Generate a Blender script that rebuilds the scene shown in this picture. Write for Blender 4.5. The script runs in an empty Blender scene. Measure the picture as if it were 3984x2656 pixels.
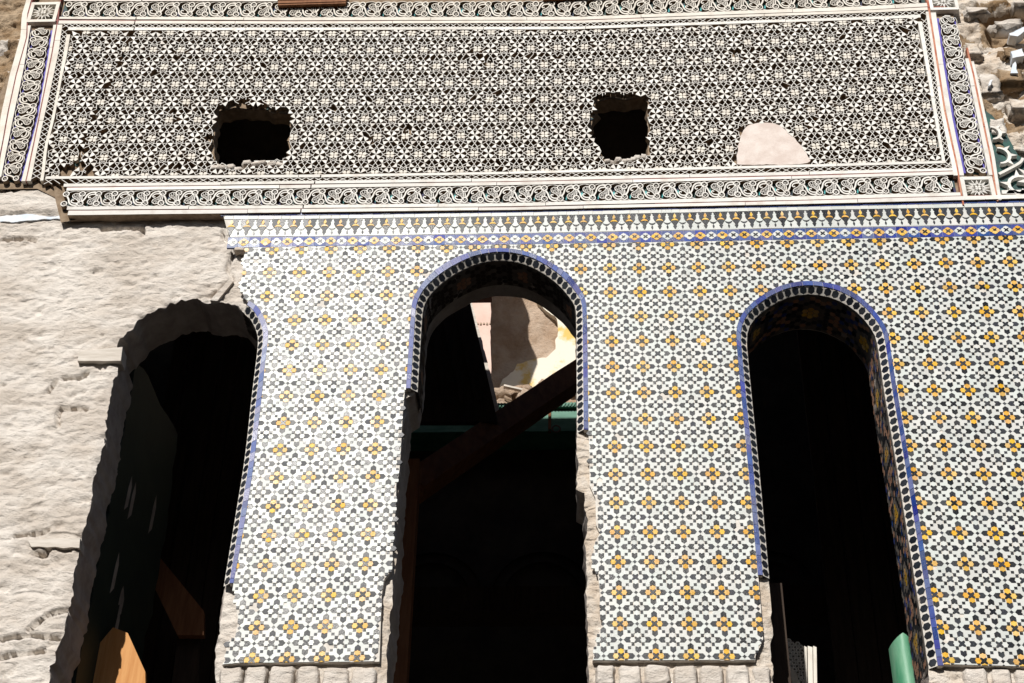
import bpy, math, random
import numpy as np
from mathutils import Vector, Matrix, noise
from mathutils.geometry import delaunay_2d_cdt
random.seed(7)
SC = bpy.context.scene
COL = SC.collection
# ------------------------------------------------------------------ camera, sky, sun, exposure
F = 6231.2808                        # focal length in photo pixels (photo 3984 x 2656)
RC = np.array([[0.9990046511884991, 0.041531081611653316, 0.016275016556408766],
               [-0.01165897919971589, 0.5952921247357532, -0.8034247658814191],
               [-0.043055488706618815, 0.8024353279160625, 0.5951838114435537]])
CC = np.array([0.00722914, -5.76474391, 1.5984359])
cd = bpy.data.cameras.new('camera'); cam = bpy.data.objects.new('camera', cd); COL.objects.link(cam)
cd.sensor_width = 36; cd.lens = F/3984*36; cd.clip_end = 300
m = Matrix(((RC[0][0], -RC[1][0], -RC[2][0], CC[0]), (RC[0][1], -RC[1][1], -RC[2][1], CC[1]),
            (RC[0][2], -RC[1][2], -RC[2][2], CC[2]), (0, 0, 0, 1)))
cam.matrix_world = m; SC.camera = cam
SUN_EL, SUN_AZ = math.radians(34), math.radians(14)   # sun up left of the wall's normal
w = bpy.data.worlds.new('World'); SC.world = w; w.use_nodes = True
nt = w.node_tree; bg = nt.nodes['Background']
sky = nt.nodes.new('ShaderNodeTexSky'); sky.sky_type = 'NISHITA'; sky.sun_disc = False
sky.sun_elevation = SUN_EL; sky.sun_rotation = math.pi + SUN_AZ
nt.links.new(sky.outputs[0], bg.inputs[0]); bg.inputs[1].default_value = 0.05
sl = bpy.data.lights.new('sun', 'SUN'); sl.energy = 5.0; sl.angle = math.radians(0.5); sl.color = (1, .965, .91)
sun = bpy.data.objects.new('sun', sl); COL.objects.link(sun)
sd = Vector((math.sin(SUN_AZ)*math.cos(SUN_EL), math.cos(SUN_AZ)*math.cos(SUN_EL), -math.sin(SUN_EL)))
sun.rotation_euler = sd.to_track_quat('-Z', 'Y').to_euler(); sun.location = (-4, -8, 14)
SC.render.engine = 'CYCLES'
SC.view_settings.view_transform = 'Standard'; SC.view_settings.look = 'None'
SC.view_settings.exposure = 0.12; SC.view_settings.gamma = 1

# ------------------------------------------------------------------ helpers
def at(px, py, y=0.0):
    """point of the depth plane y that the photograph shows at pixel (px, py)"""
    d = RC.T @ np.array([(px-1992)/F, (py-1328)/F, 1.0]); t = (y-CC[1])/d[1]; q = CC + t*d
    return (float(q[0]), float(q[2]))
def path(pts, y=0.0, s=1.0, o=(0, 0)):
    return [at(a/s+o[0], b/s+o[1], y) for a, b in pts]
def tag(o, label=None, cat=None, group=None, kind=None):
    if label: o['label'] = label
    if cat: o['category'] = cat
    if group: o['group'] = group
    if kind: o['kind'] = kind
    return o
def empty(name, loc, label, cat, group=None):
    o = bpy.data.objects.new(name, None); COL.objects.link(o); o.location = loc
    return tag(o, label, cat, group)
def link(name, me, parent=None, mw=None):
    o = bpy.data.objects.new(name, me); COL.objects.link(o)
    if mw is not None: o.matrix_world = mw
    if parent:
        o.parent = parent; o.matrix_parent_inverse = Matrix.Translation(-PW(parent))
    return o
_pw = {}
def PW(o):
    v = Vector(o.location)
    if o.parent: v = v*1.0
    return v
class G:
    """collects polygons, prisms and boxes into one mesh"""
    def __init__(s): s.v = []; s.f = []; s.mi = []; s.cur = 0
    side = 0
    def add(s, vs, fs, front=1):
        n = len(s.v); s.v += vs; s.f += [[i+n for i in f] for f in fs]; s.mi += [s.cur if k < front else s.cur+s.side for k in range(len(fs))]
    def prism(s, pts, yf, yb, back=False):
        if area(pts) < 0: pts = pts[::-1]
        n = len(pts)
        vs = [(x, yf, z) for x, z in pts] + [(x, yb, z) for x, z in pts]
        fs = [list(range(n))] + [[i, i+n, (i+1) % n+n, (i+1) % n] for i in range(n)]
        if back: fs.append(list(range(2*n-1, n-1, -1)))
        s.add(vs, fs)
    def box(s, x0, x1, y0, y1, z0, z1):
        s.prism([(x0, z0), (x1, z0), (x1, z1), (x0, z1)], y0, y1, True)
    def ribbon(s, pts, wd, yf, yb):
        """thick line through 2D points; wd = width or list of widths"""
        n = len(pts); L = []; Rr = []
        for i in range(n):
            a = pts[max(i-1, 0)]; b = pts[min(i+1, n-1)]
            dx, dz = b[0]-a[0], b[1]-a[1]; l = math.hypot(dx, dz) or 1
            h = (wd[i] if isinstance(wd, (list, tuple)) else wd)/2
            L.append((pts[i][0]-dz/l*h, pts[i][1]+dx/l*h)); Rr.append((pts[i][0]+dz/l*h, pts[i][1]-dx/l*h))
        vs = [(x, yf, z) for x, z in L] + [(x, yf, z) for x, z in Rr] + [(x, yb, z) for x, z in L] + [(x, yb, z) for x, z in Rr]
        fs = []
        for i in range(n-1): fs.append([n+i, n+i+1, i+1, i])
        for i in range(n-1): fs += [[i, i+1, 2*n+i+1, 2*n+i], [n+i+1, n+i, 3*n+i, 3*n+i+1]]
        fs += [[n, 0, 2*n, 3*n], [n-1, 2*n-1, 4*n-1, 3*n-1]]
        s.add(vs, fs, n-1)
    def ring(s, c, ro, ri, yf, yb, n=16):
        vs = []
        for y in (yf, yb):
            for r in (ro, ri):
                vs += [(c[0]+r*math.cos(k*2*math.pi/n), y, c[1]+r*math.sin(k*2*math.pi/n)) for k in range(n)]
        fs = []
        for k in range(n):
            j = (k+1) % n
            fs.append([k, j, n+j, n+k])
        for k in range(n):
            j = (k+1) % n; fs += [[k, 2*n+k, 2*n+j, j], [n+k, n+j, 3*n+j, 3*n+k]]
        fs = [f[::-1] for f in fs]
        s.add(vs, fs, n)
    def mesh(s, name, mats, smooth=False):
        me = bpy.data.meshes.new(name); me.from_pydata(s.v, [], s.f)
        for mt in (mats if isinstance(mats, list) else [mats]): me.materials.append(mt)
        if s.mi and max(s.mi) > 0: me.polygons.foreach_set('material_index', s.mi)
        if smooth: me.polygons.foreach_set('use_smooth', [True]*len(me.polygons))
        me.update(); return me
    def obj(s, name, mats, parent=None, smooth=False):
        return link(name, s.mesh(name, mats, smooth), parent)
def fill(g, poly, y, yb):
    """front face of any outline (triangulated) with edges back to yb"""
    if area(poly) < 0: poly = poly[::-1]
    n = len(poly); r = delaunay_2d_cdt([Vector(q) for q in poly], [(i, (i+1) % n) for i in range(n)], [], 0, 1e-6)
    vv = [(v.x, v.y) for v in r[0]]; fs = []
    for t in r[2]:
        cx = sum(vv[i][0] for i in t)/len(t); cz = sum(vv[i][1] for i in t)/len(t)
        if inside(poly, cx, cz):
            a, b, c = (vv[i] for i in t[:3]); cr = (b[0]-a[0])*(c[1]-a[1])-(b[1]-a[1])*(c[0]-a[0])
            fs.append(list(t) if cr > 0 else list(t)[::-1])
    g.add([(x, y, z) for x, z in vv], fs)
    g.add([(x, y, z) for x, z in poly]+[(x, yb, z) for x, z in poly], [[i, i+n, (i+1) % n+n, (i+1) % n] for i in range(n)])
def area(p): return sum(p[i-1][0]*p[i][1]-p[i][0]*p[i-1][1] for i in range(len(p)))/2
def inset(p, g):
    if area(p) < 0: p = p[::-1]
    n = len(p); out = []
    for i in range(n):
        a, b, c = p[i-1], p[i], p[(i+1) % n]
        e1 = (b[0]-a[0], b[1]-a[1]); e2 = (c[0]-b[0], c[1]-b[1])
        l1 = math.hypot(*e1) or 1e-9; l2 = math.hypot(*e2) or 1e-9
        n1 = (-e1[1]/l1, e1[0]/l1); n2 = (-e2[1]/l2, e2[0]/l2)
        k = 1+n1[0]*n2[0]+n1[1]*n2[1]; k = max(k, .45)
        out.append((b[0]+g*(n1[0]+n2[0])/k, b[1]+g*(n1[1]+n2[1])/k))
    return out
def clip(poly, p0, nrm):
    out = []; n = len(poly)
    d = [(q[0]-p0[0])*nrm[0]+(q[1]-p0[1])*nrm[1] for q in poly]
    for i in range(n):
        j = (i+1) % n
        if d[i] >= 0: out.append(poly[i])
        if (d[i] >= 0) != (d[j] >= 0):
            t = d[i]/(d[i]-d[j]); out.append((poly[i][0]+t*(poly[j][0]-poly[i][0]), poly[i][1]+t*(poly[j][1]-poly[i][1])))
    return out
def inside(poly, x, z):
    c = False; n = len(poly); j = n-1
    for i in range(n):
        xi, zi = poly[i]; xj, zj = poly[j]
        if (zi > z) != (zj > z) and x < (xj-xi)*(z-zi)/(zj-zi)+xi: c = not c
        j = i
    return c
def np_inside(poly, X, Z):
    c = np.zeros(len(X), bool); n = len(poly); j = n-1
    for i in range(n):
        xi, zi = poly[i]; xj, zj = poly[j]
        if zi != zj:
            t = ((zi > Z) != (zj > Z)) & (X < (xj-xi)*(Z-zi)/(zj-zi)+xi); c ^= t
        j = i
    return c
def np_dist(pl, X, Z, closed=False):
    D = np.full(len(X), 9.0); pts = pl + ([pl[0]] if closed else [])
    for (ax, az), (bx, bz) in zip(pts[:-1], pts[1:]):
        dx, dz = bx-ax, bz-az; L = dx*dx+dz*dz+1e-12
        t = np.clip(((X-ax)*dx+(Z-az)*dz)/L, 0, 1)
        D = np.minimum(D, np.hypot(X-ax-t*dx, Z-az-t*dz))
    return D
def resample(p, step, closed=False):
    pts = p + ([p[0]] if closed else []); out = []
    for a, b in zip(pts[:-1], pts[1:]):
        l = math.hypot(b[0]-a[0], b[1]-a[1]); n = max(1, round(l/step))
        out += [(a[0]+(b[0]-a[0])*i/n, a[1]+(b[1]-a[1])*i/n) for i in range(n)]
    if not closed: out.append(p[-1])
    return out
def smooth(p, it=2):
    for _ in range(it):
        q = [p[0]]
        for a, b in zip(p[:-1], p[1:]):
            q += [(a[0]*.75+b[0]*.25, a[1]*.75+b[1]*.25), (a[0]*.25+b[0]*.75, a[1]*.25+b[1]*.75)]
        p = q + [p[-1]]
    return p
def catmull(p, k=4):
    q = [p[0]] + list(p) + [p[-1]]; out = []
    for i in range(1, len(q)-2):
        for s in range(k):
            t = s/k; r = []
            for d in (0, 1):
                a, b, c, e = q[i-1][d], q[i][d], q[i+1][d], q[i+2][d]
                r.append(.5*(2*b+(c-a)*t+(2*a-5*b+4*c-e)*t*t+(-a+3*b-3*c+e)*t**3))
            out.append(tuple(r))
    return out + [p[-1]]
def fn(x, z, sc, oc=3, seed=0.0): return noise.fractal(Vector((x*sc, seed, z*sc)), 1.0, 2.0, oc)
def jag(p, amp, sc=18, closed=False, seed=3.0):
    return [(x+amp*fn(x, z, sc, 3, seed), z+amp*fn(x, z, sc, 3, seed+9)) for x, z in p]
def interp(line):
    xs = [a for a, b in line]; zs = [b for a, b in line]
    return lambda x: float(np.interp(x, xs, zs)) if xs[0] <= x <= xs[-1] else (zs[0]+(x-xs[0])*(zs[1]-zs[0])/(xs[1]-xs[0]) if x < xs[0] else zs[-1]+(x-xs[-1])*(zs[-1]-zs[-2])/(xs[-1]-xs[-2]))

# ------------------------------------------------------------------ materials
def mat(name, col, rough=.8, var=0.0, col2=None, nscale=6, bump=0, bscale=60, stretch=None, spec=.5, island=False, coat=0, thr=(.4, .6), bdist=.004, rvar=0.0, crackle=0):
    mt = bpy.data.materials.new(name); mt.use_nodes = True; t = mt.node_tree; N = t.nodes; L = t.links
    b = N['Principled BSDF']; b.inputs['Roughness'].default_value = rough; b.inputs['Specular IOR Level'].default_value = spec
    if coat: b.inputs['Coat Weight'].default_value = coat; b.inputs['Coat Roughness'].default_value = .12
    tc = N.new('ShaderNodeTexCoord'); mp = N.new('ShaderNodeMapping')
    L.new(tc.outputs['Object'] if not island else N.new('ShaderNodeNewGeometry').outputs['Position'], mp.inputs[0])
    if stretch: mp.inputs['Scale'].default_value = stretch
    base = N.new('ShaderNodeRGB'); base.outputs[0].default_value = (*col, 1); out = base.outputs[0]
    if col2:
        n1 = N.new('ShaderNodeTexNoise'); n1.inputs['Scale'].default_value = nscale; n1.inputs['Detail'].default_value = 6; n1.inputs['Roughness'].default_value = .65
        L.new(mp.outputs[0], n1.inputs[0]); r = N.new('ShaderNodeMapRange'); r.inputs[1].default_value = thr[0]; r.inputs[2].default_value = thr[1]
        L.new(n1.outputs[0], r.inputs[0]); mx = N.new('ShaderNodeMix'); mx.data_type = 'RGBA'; L.new(r.outputs[0], mx.inputs[0])
        L.new(out, mx.inputs[6]); mx.inputs[7].default_value = (*col2, 1); out = mx.outputs[2]
    if var or rvar:
        oi = N.new('ShaderNodeObjectInfo'); ge = N.new('ShaderNodeNewGeometry'); ad = N.new('ShaderNodeMath'); ad.operation = 'ADD'
        fr = N.new('ShaderNodeMath'); fr.operation = 'FRACT'
        L.new(oi.outputs['Random'], ad.inputs[0]); L.new(ge.outputs['Random Per Island'], ad.inputs[1]); L.new(ad.outputs[0], fr.inputs[0])
        wn = N.new('ShaderNodeTexWhiteNoise'); wn.noise_dimensions = '1D'; L.new(fr.outputs[0], wn.inputs['W'])
    if var:
        hs = N.new('ShaderNodeHueSaturation')
        for k, (lo, hi) in (('Value', (1-var, 1+var)), ('Hue', (.5-var*.06, .5+var*.06)), ('Saturation', (1-var, 1+var*.6))):
            r = N.new('ShaderNodeMapRange'); r.inputs[3].default_value = lo; r.inputs[4].default_value = hi
            sp = N.new('ShaderNodeSeparateColor') if k == 'Value' else sp
            if k == 'Value': L.new(wn.outputs['Color'], sp.inputs[0])
            L.new(sp.outputs[{'Value': 0, 'Hue': 1, 'Saturation': 2}[k]], r.inputs[0]); L.new(r.outputs[0], hs.inputs[k])
        L.new(out, hs.inputs['Color']); out = hs.outputs[0]
    if rvar:
        r = N.new('ShaderNodeMapRange'); r.inputs[3].default_value = max(.05, rough-rvar); r.inputs[4].default_value = rough+rvar
        L.new(wn.outputs['Value'], r.inputs[0]); L.new(r.outputs[0], b.inputs['Roughness'])
    L.new(out, b.inputs['Base Color'])
    if bump:
        n2 = N.new('ShaderNodeTexNoise'); n2.inputs['Scale'].default_value = bscale; n2.inputs['Detail'].default_value = 8; n2.inputs['Roughness'].default_value = .7
        L.new(mp.outputs[0], n2.inputs[0]); bp = N.new('ShaderNodeBump'); bp.inputs['Strength'].default_value = bump; bp.inputs['Distance'].default_value = bdist
        L.new(n2.outputs[0], bp.inputs['Height']); L.new(bp.outputs[0], b.inputs['Normal'])
        if crackle:
            n3 = N.new('ShaderNodeTexNoise'); n3.noise_type = 'RIDGED_MULTIFRACTAL'; n3.inputs['Scale'].default_value = crackle; n3.inputs['Detail'].default_value = 7; n3.inputs['Roughness'].default_value = .62; n3.inputs['Distortion'].default_value = .6
            mp2 = N.new('ShaderNodeMapping'); mp2.inputs['Scale'].default_value = (1, 1, 2.4); L.new(tc.outputs['Object'], mp2.inputs[0]); L.new(mp2.outputs[0], n3.inputs[0])
            b2 = N.new('ShaderNodeBump'); b2.invert = True; b2.inputs['Strength'].default_value = 1.0; b2.inputs['Distance'].default_value = .012
            L.new(n3.outputs[0], b2.inputs['Height']); L.new(bp.outputs[0], b2.inputs['Normal']); L.new(b2.outputs[0], b.inputs['Normal'])
    return mt
M = {}
M['plaster'] = mat('lime_plaster', (.56, .495, .43), .95, col2=(.70, .645, .585), nscale=3.5, bump=1.0, bscale=45, stretch=(1, 1, 1.8), spec=.15, bdist=.012, crackle=9)
M['mortar'] = mat('mud_mortar', (.55, .46, .37), .95, col2=(.66, .60, .53), nscale=9, bump=1.0, bscale=60, spec=.1, bdist=.012, crackle=14)
M['earth'] = mat('brown_earth', (.26, .17, .095), .95, col2=(.42, .32, .22), nscale=8, bump=1.0, bscale=50, spec=.1, bdist=.015)
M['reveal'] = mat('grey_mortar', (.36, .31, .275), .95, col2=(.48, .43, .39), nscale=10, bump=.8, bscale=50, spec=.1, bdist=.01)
M['stucco'] = mat('white_stucco', (.72, .695, .65), .85, var=.09, col2=(.55, .50, .44), nscale=14, bump=.25, bscale=120, spec=.25, thr=(.5, .75), island=True)
M['stuccowarm'] = mat('cream_stucco', (.70, .655, .585), .85, var=.05, col2=(.58, .53, .46), nscale=14, bump=.3, bscale=120, spec=.25, thr=(.45, .7), island=True)
M['dust'] = mat('brown_dust', (.20, .145, .098), .95, col2=(.29, .22, .155), nscale=30, bump=.5, bscale=90, spec=.1)
M['red'] = mat('dark_red_paint', (.16, .025, .022), .7, col2=(.26, .07, .05), nscale=12, bump=.3, bscale=80, island=True)
M['orange'] = mat('faded_red_paint', (.36, .10, .05), .8, col2=(.50, .24, .15), nscale=14, bump=.3, bscale=80, island=True)
M['navy'] = mat('navy_ground', (.018, .016, .075), .7, col2=(.01, .045, .04), nscale=16, thr=(.42, .5), island=True)
M['violet'] = mat('violet_paint', (.10, .075, .40), .7, col2=(.055, .045, .30), nscale=20, island=True)
M['greeng'] = mat('green_paint', (.01, .075, .06), .7, col2=(.012, .03, .035), nscale=25, island=True)
M['turq'] = mat('turquoise_paint', (.06, .42, .44), .7, col2=(.03, .27, .28), nscale=25, island=True)
M['lilac'] = mat('lilac_paint', (.30, .29, .47), .7, col2=(.2, .2, .36), nscale=25, island=True)
M['rose'] = mat('rose_paint', (.25, .055, .045), .8, col2=(.42, .22, .18), nscale=25, island=True)
gl = dict(spec=.22, bump=.5, bscale=110, island=True, bdist=.002, rvar=.12)
M['tblack'] = mat('black_glaze', (.013, .015, .020), .36, var=.5, col2=(.024, .027, .034), nscale=40, **gl)
M['twhite'] = mat('white_glaze', (.54, .575, .55), .36, var=.07, col2=(.58, .575, .55), nscale=8, **gl)
M['tyellow'] = mat('yellow_glaze', (.62, .345, .05), .36, var=.16, col2=(.70, .43, .09), nscale=25, **gl)
M['tblue'] = mat('blue_glaze', (.025, .042, .19), .36, var=.25, col2=(.035, .065, .24), nscale=18, **gl)
M['grout'] = mat('pale_grout', (.58, .535, .48), .9, col2=(.68, .65, .60), nscale=40, bump=.4, bscale=90, spec=.2, island=True)
M['terra'] = mat('terracotta', (.35, .16, .09), .9, col2=(.42, .24, .15), nscale=30, bump=.4)
M['wdark'] = mat('dark_wood', (.035, .024, .018), .85, col2=(.055, .038, .028), nscale=5, bump=.5, bscale=14, stretch=(8, 8, .7), spec=.2)
M['wbrown'] = mat('brown_wood', (.17, .065, .025), .75, col2=(.24, .105, .045), nscale=5, bump=.4, bscale=14, stretch=(6, 6, .7), spec=.3)
M['worange'] = mat('orange_wood', (.46, .20, .055), .7, col2=(.55, .27, .09), nscale=4, bump=.3, bscale=12, stretch=(8, 8, .6), spec=.3)
M['wgrey'] = mat('weathered_wood', (.50, .45, .39), .9, col2=(.62, .57, .51), nscale=6, bump=.5, bscale=20, stretch=(1, 1, 10), spec=.15)
M['wgreen'] = mat('green_painted_wood', (.04, .165, .105), .6, col2=(.075, .22, .15), nscale=7, bump=.3, bscale=25, stretch=(1, 1, 5))
M['gdark'] = mat('dark_green_paint', (.012, .022, .016), .6, col2=(.02, .032, .022), nscale=6, bump=.3, bscale=30)
M['gpost'] = mat('worn_green_paint', (.07, .27, .15), .5, col2=(.16, .36, .23), nscale=18, bump=.4, bscale=30, stretch=(1, 1, .2))
M['room'] = mat('darkened_plaster', (.05, .042, .036), .95, col2=(.08, .066, .055), nscale=4, bump=.5, bscale=30, spec=.1)  # base colour darkened to keep the interior in deep shade
M['pink'] = mat('pink_render', (.62, .44, .37), .95, col2=(.70, .53, .46), nscale=2.5, bump=.4, bscale=25, spec=.1)
M['tan'] = mat('tan_earth_plaster', (.36, .25, .17), .95, col2=(.50, .39, .30), nscale=4, bump=1, bscale=22, spec=.1, bdist=.03)
M['ochre'] = mat('flaking_ochre_paint', (.74, .68, .57), .85, col2=(.66, .46, .14), nscale=5, bump=.5, bscale=25, thr=(.5, .62), spec=.2)
M['iron'] = mat('rusty_iron', (.07, .04, .03), .6, col2=(.16, .07, .04), nscale=40, bump=.3)
M['bluewash'] = mat('pale_blue_limewash', (.60, .66, .74), .9, col2=(.70, .71, .72), nscale=20, bump=.4, bscale=60, spec=.15)
M['darkened'] = mat('shade_toned_grout', (.11, .09, .075), .95, col2=(.17, .145, .12), nscale=12)  # lining grout and white tiles, darkened to imitate shade under the arches
M['paving'] = mat('dark_paving', (.07, .062, .054), .9, col2=(.10, .09, .08), nscale=2)
M['patch'] = mat('pinkish_patch_plaster', (.58, .49, .44), .95, col2=(.68, .60, .55), nscale=10, bump=.5, bscale=60, spec=.1)

# ------------------------------------------------------------------ outlines traced on the wall
c4 = (1.7617, (0, 880)); c5 = (1.7617, (1330, 880)); c6 = (1.7617, (2654, 880))
d4 = (1.7617, (0, 1766)); d5 = (1.7617, (1330, 1766)); d6 = (1.7617, (2654, 1766)); z3 = (2.94, (1500, 780))
def P(pts, cs, y=0.0): return path(pts, y, cs[0], cs[1])
# outer edges of the blue borders round the three openings
A1o = smooth(P([(1700, 508), (1760, 540), (1808, 615), (1838, 700), (1838, 780), (1815, 950), (1795, 1150), (1750, 1560)], c4) + P([(1690, 400), (1600, 885)], d4))
A1i = smooth(P([(1690, 535), (1735, 570), (1778, 640), (1805, 720), (1803, 800), (1785, 950), (1760, 1150), (1718, 1560)], c4) + P([(1652, 400), (1572, 885)], d4))
A2o = smooth(P([(440, 1110), (470, 640)], c5) + P([(300, 1180), (328, 1095), (390, 980), (490, 860), (600, 770), (740, 680), (900, 610), (1060, 563), (1230, 543), (1400, 545), (1560, 568), (1700, 610), (1850, 680), (1960, 750), (2080, 832), (2170, 930), (2240, 1030), (2290, 1130)], z3) + P([(1680, 580), (1690, 1395)], c5))
A2i = smooth(P([(470, 1110), (500, 640)], c5) + P([(350, 1180), (395, 1075), (445, 1000), (520, 920), (640, 820), (780, 735), (930, 660), (1100, 605), (1300, 580), (1500, 598), (1650, 640), (1800, 710), (1950, 810), (2060, 905), (2150, 1010), (2225, 1115), (2248, 1190)], z3) + P([(1650, 580), (1658, 1390)], c5))
A3o = smooth(P([(520, 830), (445, 0)], d6) + P([(410, 1200), (375, 830), (370, 710), (400, 610), (470, 530), (560, 465), (650, 415), (750, 385), (850, 373), (950, 380), (1050, 397), (1150, 437), (1240, 497), (1320, 580), (1380, 660), (1412, 730), (1430, 850), (1470, 1120)], c6) + P([(1550, 0), (1790, 1450)], d6))
A3i = smooth(P([(552, 830), (478, 0)], d6) + P([(440, 1200), (405, 830), (400, 710), (430, 622), (500, 545), (600, 478), (680, 438), (760, 413), (855, 402), (960, 408), (1080, 440), (1200, 505), (1290, 590), (1352, 672), (1383, 740), (1405, 870), (1440, 1120)], c6) + P([(1518, 0), (1752, 1450)], d6))
def offs(p, d):
    out = []
    for i in range(len(p)):
        a = p[max(i-1, 0)]; b = p[min(i+1, len(p)-1)]; dx, dz = b[0]-a[0], b[1]-a[1]; l = math.hypot(dx, dz) or 1
        out.append((p[i][0]+dz/l*d, p[i][1]-dx/l*d))
    return out
BEV = .027
A1e = offs(A1i, BEV); A2e = offs(A2i, BEV); A3e = offs(A3i, BEV)
# openings (broken edges traced, clean ones follow the bevel), clockwise from the lower left
H1 = (jag(resample(P([(330, 1700), (345, 1450), (420, 1250), (470, 1050), (510, 800), (555, 600), (600, 450), (640, 180), (690, 0)], d4, .045)
      + P([(720, 1400), (750, 1200), (775, 1060), (800, 960), (805, 900), (805, 780), (900, 690), (1000, 600), (1160, 520), (1330, 485), (1450, 535), (1560, 522), (1640, 545)], c4, .045), .012), .014)
      + [q for q in A1e if q[1] < A1e[2][1]][2:] + jag(resample(P([(1500, 1200), (1468, 1400), (1462, 1700)], d4, .03), .015), .01))
H2 = (jag(resample(P([(296, 1700), (310, 1400), (325, 1200), (340, 1000), (358, 850), (372, 700), (374, 480), (388, 250), (402, 0)], d5, .03)
      + P([(420, 1400), (445, 1180), (500, 1150)], c5, .03), .012), .012)
      + A2e[2:-2] + jag(resample(P([(1614, 1345), (1614, 1500)], c5, .03) + P([(1612, 30), (1613, 250), (1665, 265), (1675, 500), (1677, 800), (1682, 1150), (1687, 1700)], d5, .03), .012), .010))
H3 = (jag(resample(P([(640, 1700), (612, 1380), (612, 1040)], d6, .03), .012), .01) + A3e[2:-2]
      + jag(resample(P([(1690, 1462), (1680, 1700)], d6, .03), .012), .01))
for h in (H1, H2, H3):
    x0, x1 = h[0][0], h[-1][0]; h.append((x1, 3.75)); h.insert(0, (x0, 3.75))
S1 = jag(resample(P([(1490, 735), (1600, 705), (1700, 715), (1810, 715), (1860, 740), (1975, 745), (1985, 830), (2003, 860), (1965, 920), (1982, 1010), (1965, 1075), (1700, 1110), (1670, 1155), (1620, 1145), (1540, 1120), (1462, 1080), (1455, 950), (1475, 800)], (1.7617, (0, 0)), -.01), .01, True), .006)
S2 = jag(resample(P([(1735, 665), (1850, 640), (1950, 648), (2065, 638), (2098, 680), (2100, 860), (2095, 1050), (1960, 1105), (1850, 1115), (1790, 1060), (1760, 985), (1720, 940), (1700, 900), (1690, 860), (1710, 820), (1720, 780), (1748, 730)], (1.7617, (1330, 0)), -.01), .01, True), .006)
PATCH = smooth(P([(372, 1125), (385, 1000), (395, 940), (430, 870), (490, 840), (560, 838), (640, 845), (690, 870), (730, 905), (780, 960), (830, 1010), (860, 1050), (890, 1120), (700, 1128)], (1.7617, (2654, 0)), -.01))
# courses under the carved panel, as z(x) on the tile plane
def course(v): return interp([at(a, b, 0) for a, b in v])
Zblue1 = course([(700, 829.5), (880, 827.6), (1200, 824.9), (2000, 815), (3100, 792.6), (3617, 780.2), (3952, 775.8)])
Zblue0 = course([(700, 841), (880, 838.8), (1200, 837.4), (2000, 825.8), (3100, 804), (3617, 793.6), (3952, 787.5)])
Zwht0 = course([(700, 854), (880, 852.5), (1200, 851.5), (2000, 840), (3100, 817.5), (3617, 808.6), (3952, 802.6)])
Zfrz0 = course([(880, 921.5), (1200, 919), (2000, 907.6), (3100, 886.8), (3617, 878), (3952, 870.5)])
Zbnd0 = course([(880, 964), (1200, 957), (2000, 950), (2500, 941.6), (3100, 931), (3617, 922), (3952, 915)])
XB = lambda i: 5.983691170625854e-07*i**3-5.0142373531257624e-05*i*i+0.05243442736934007*i-1.5863432898569716
XF = lambda i: 2.4920681657055453e-06*i**3-0.00017879237812779426*i*i+0.07601470991332727*i-1.6581738507220798
XS = lambda i: 1.3947101070432189e-06*i**3-0.0001198644384340789*i*i+0.08006198862067272*i-2.415326191242092

# ------------------------------------------------------------------ the wall itself
wall = empty('ruined_wall', (-.5, .15, 3.75), 'thick earthen wall pierced by three tall round-headed openings, its plaster broken and its tiled face partly fallen off', 'wall')
XL, XR, ZB, ZT = -3.6, 2.75, 3.76, 8.62
Lz_edge = interp([(3.7, -1.15), (6.75, -1.15), (8.6, -1.15)])
CRACK = [P([(1530, 30), (1525, 70), (1575, 110), (1600, 170), (1570, 250), (1558, 300), (1600, 370), (1520, 420), (1450, 480)], c4, .045),
         P([(400, 1370), (400, 1290), (420, 1245), (590, 1250)], c4, .045), P([(430, 1040), (540, 1040), (600, 1010)], c4, .045), P([(330, 1130), (380, 1060)], c4, .045),
         P([(200, 1200), (330, 1100), (470, 1060)], d4, .045), P([(0, 1270), (200, 1240), (400, 1260)], d4, .045), P([(0, 1400), (100, 1370), (300, 1350)], d4, .045),
         P([(100, 560), (280, 545), (330, 520)], d4, .045), P([(240, 680), (300, 700), (330, 660)], d4, .045), P([(980, 60), (980, 15), (700, 20)], c4, .045), P([(0, 90), (150, 80), (240, 90)], c4, .045)]
def exposed(X, Z):
    e = ((X < -1.12) & (Z < 6.80)) | (Z < 4.50) | (X > 1.93) | ((X < -2.78) & (Z < 9))
    for h in (H1, H2, H3): e |= (np_dist(h, X, Z) < .13) & (Z < 5.9)
    return e
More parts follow.
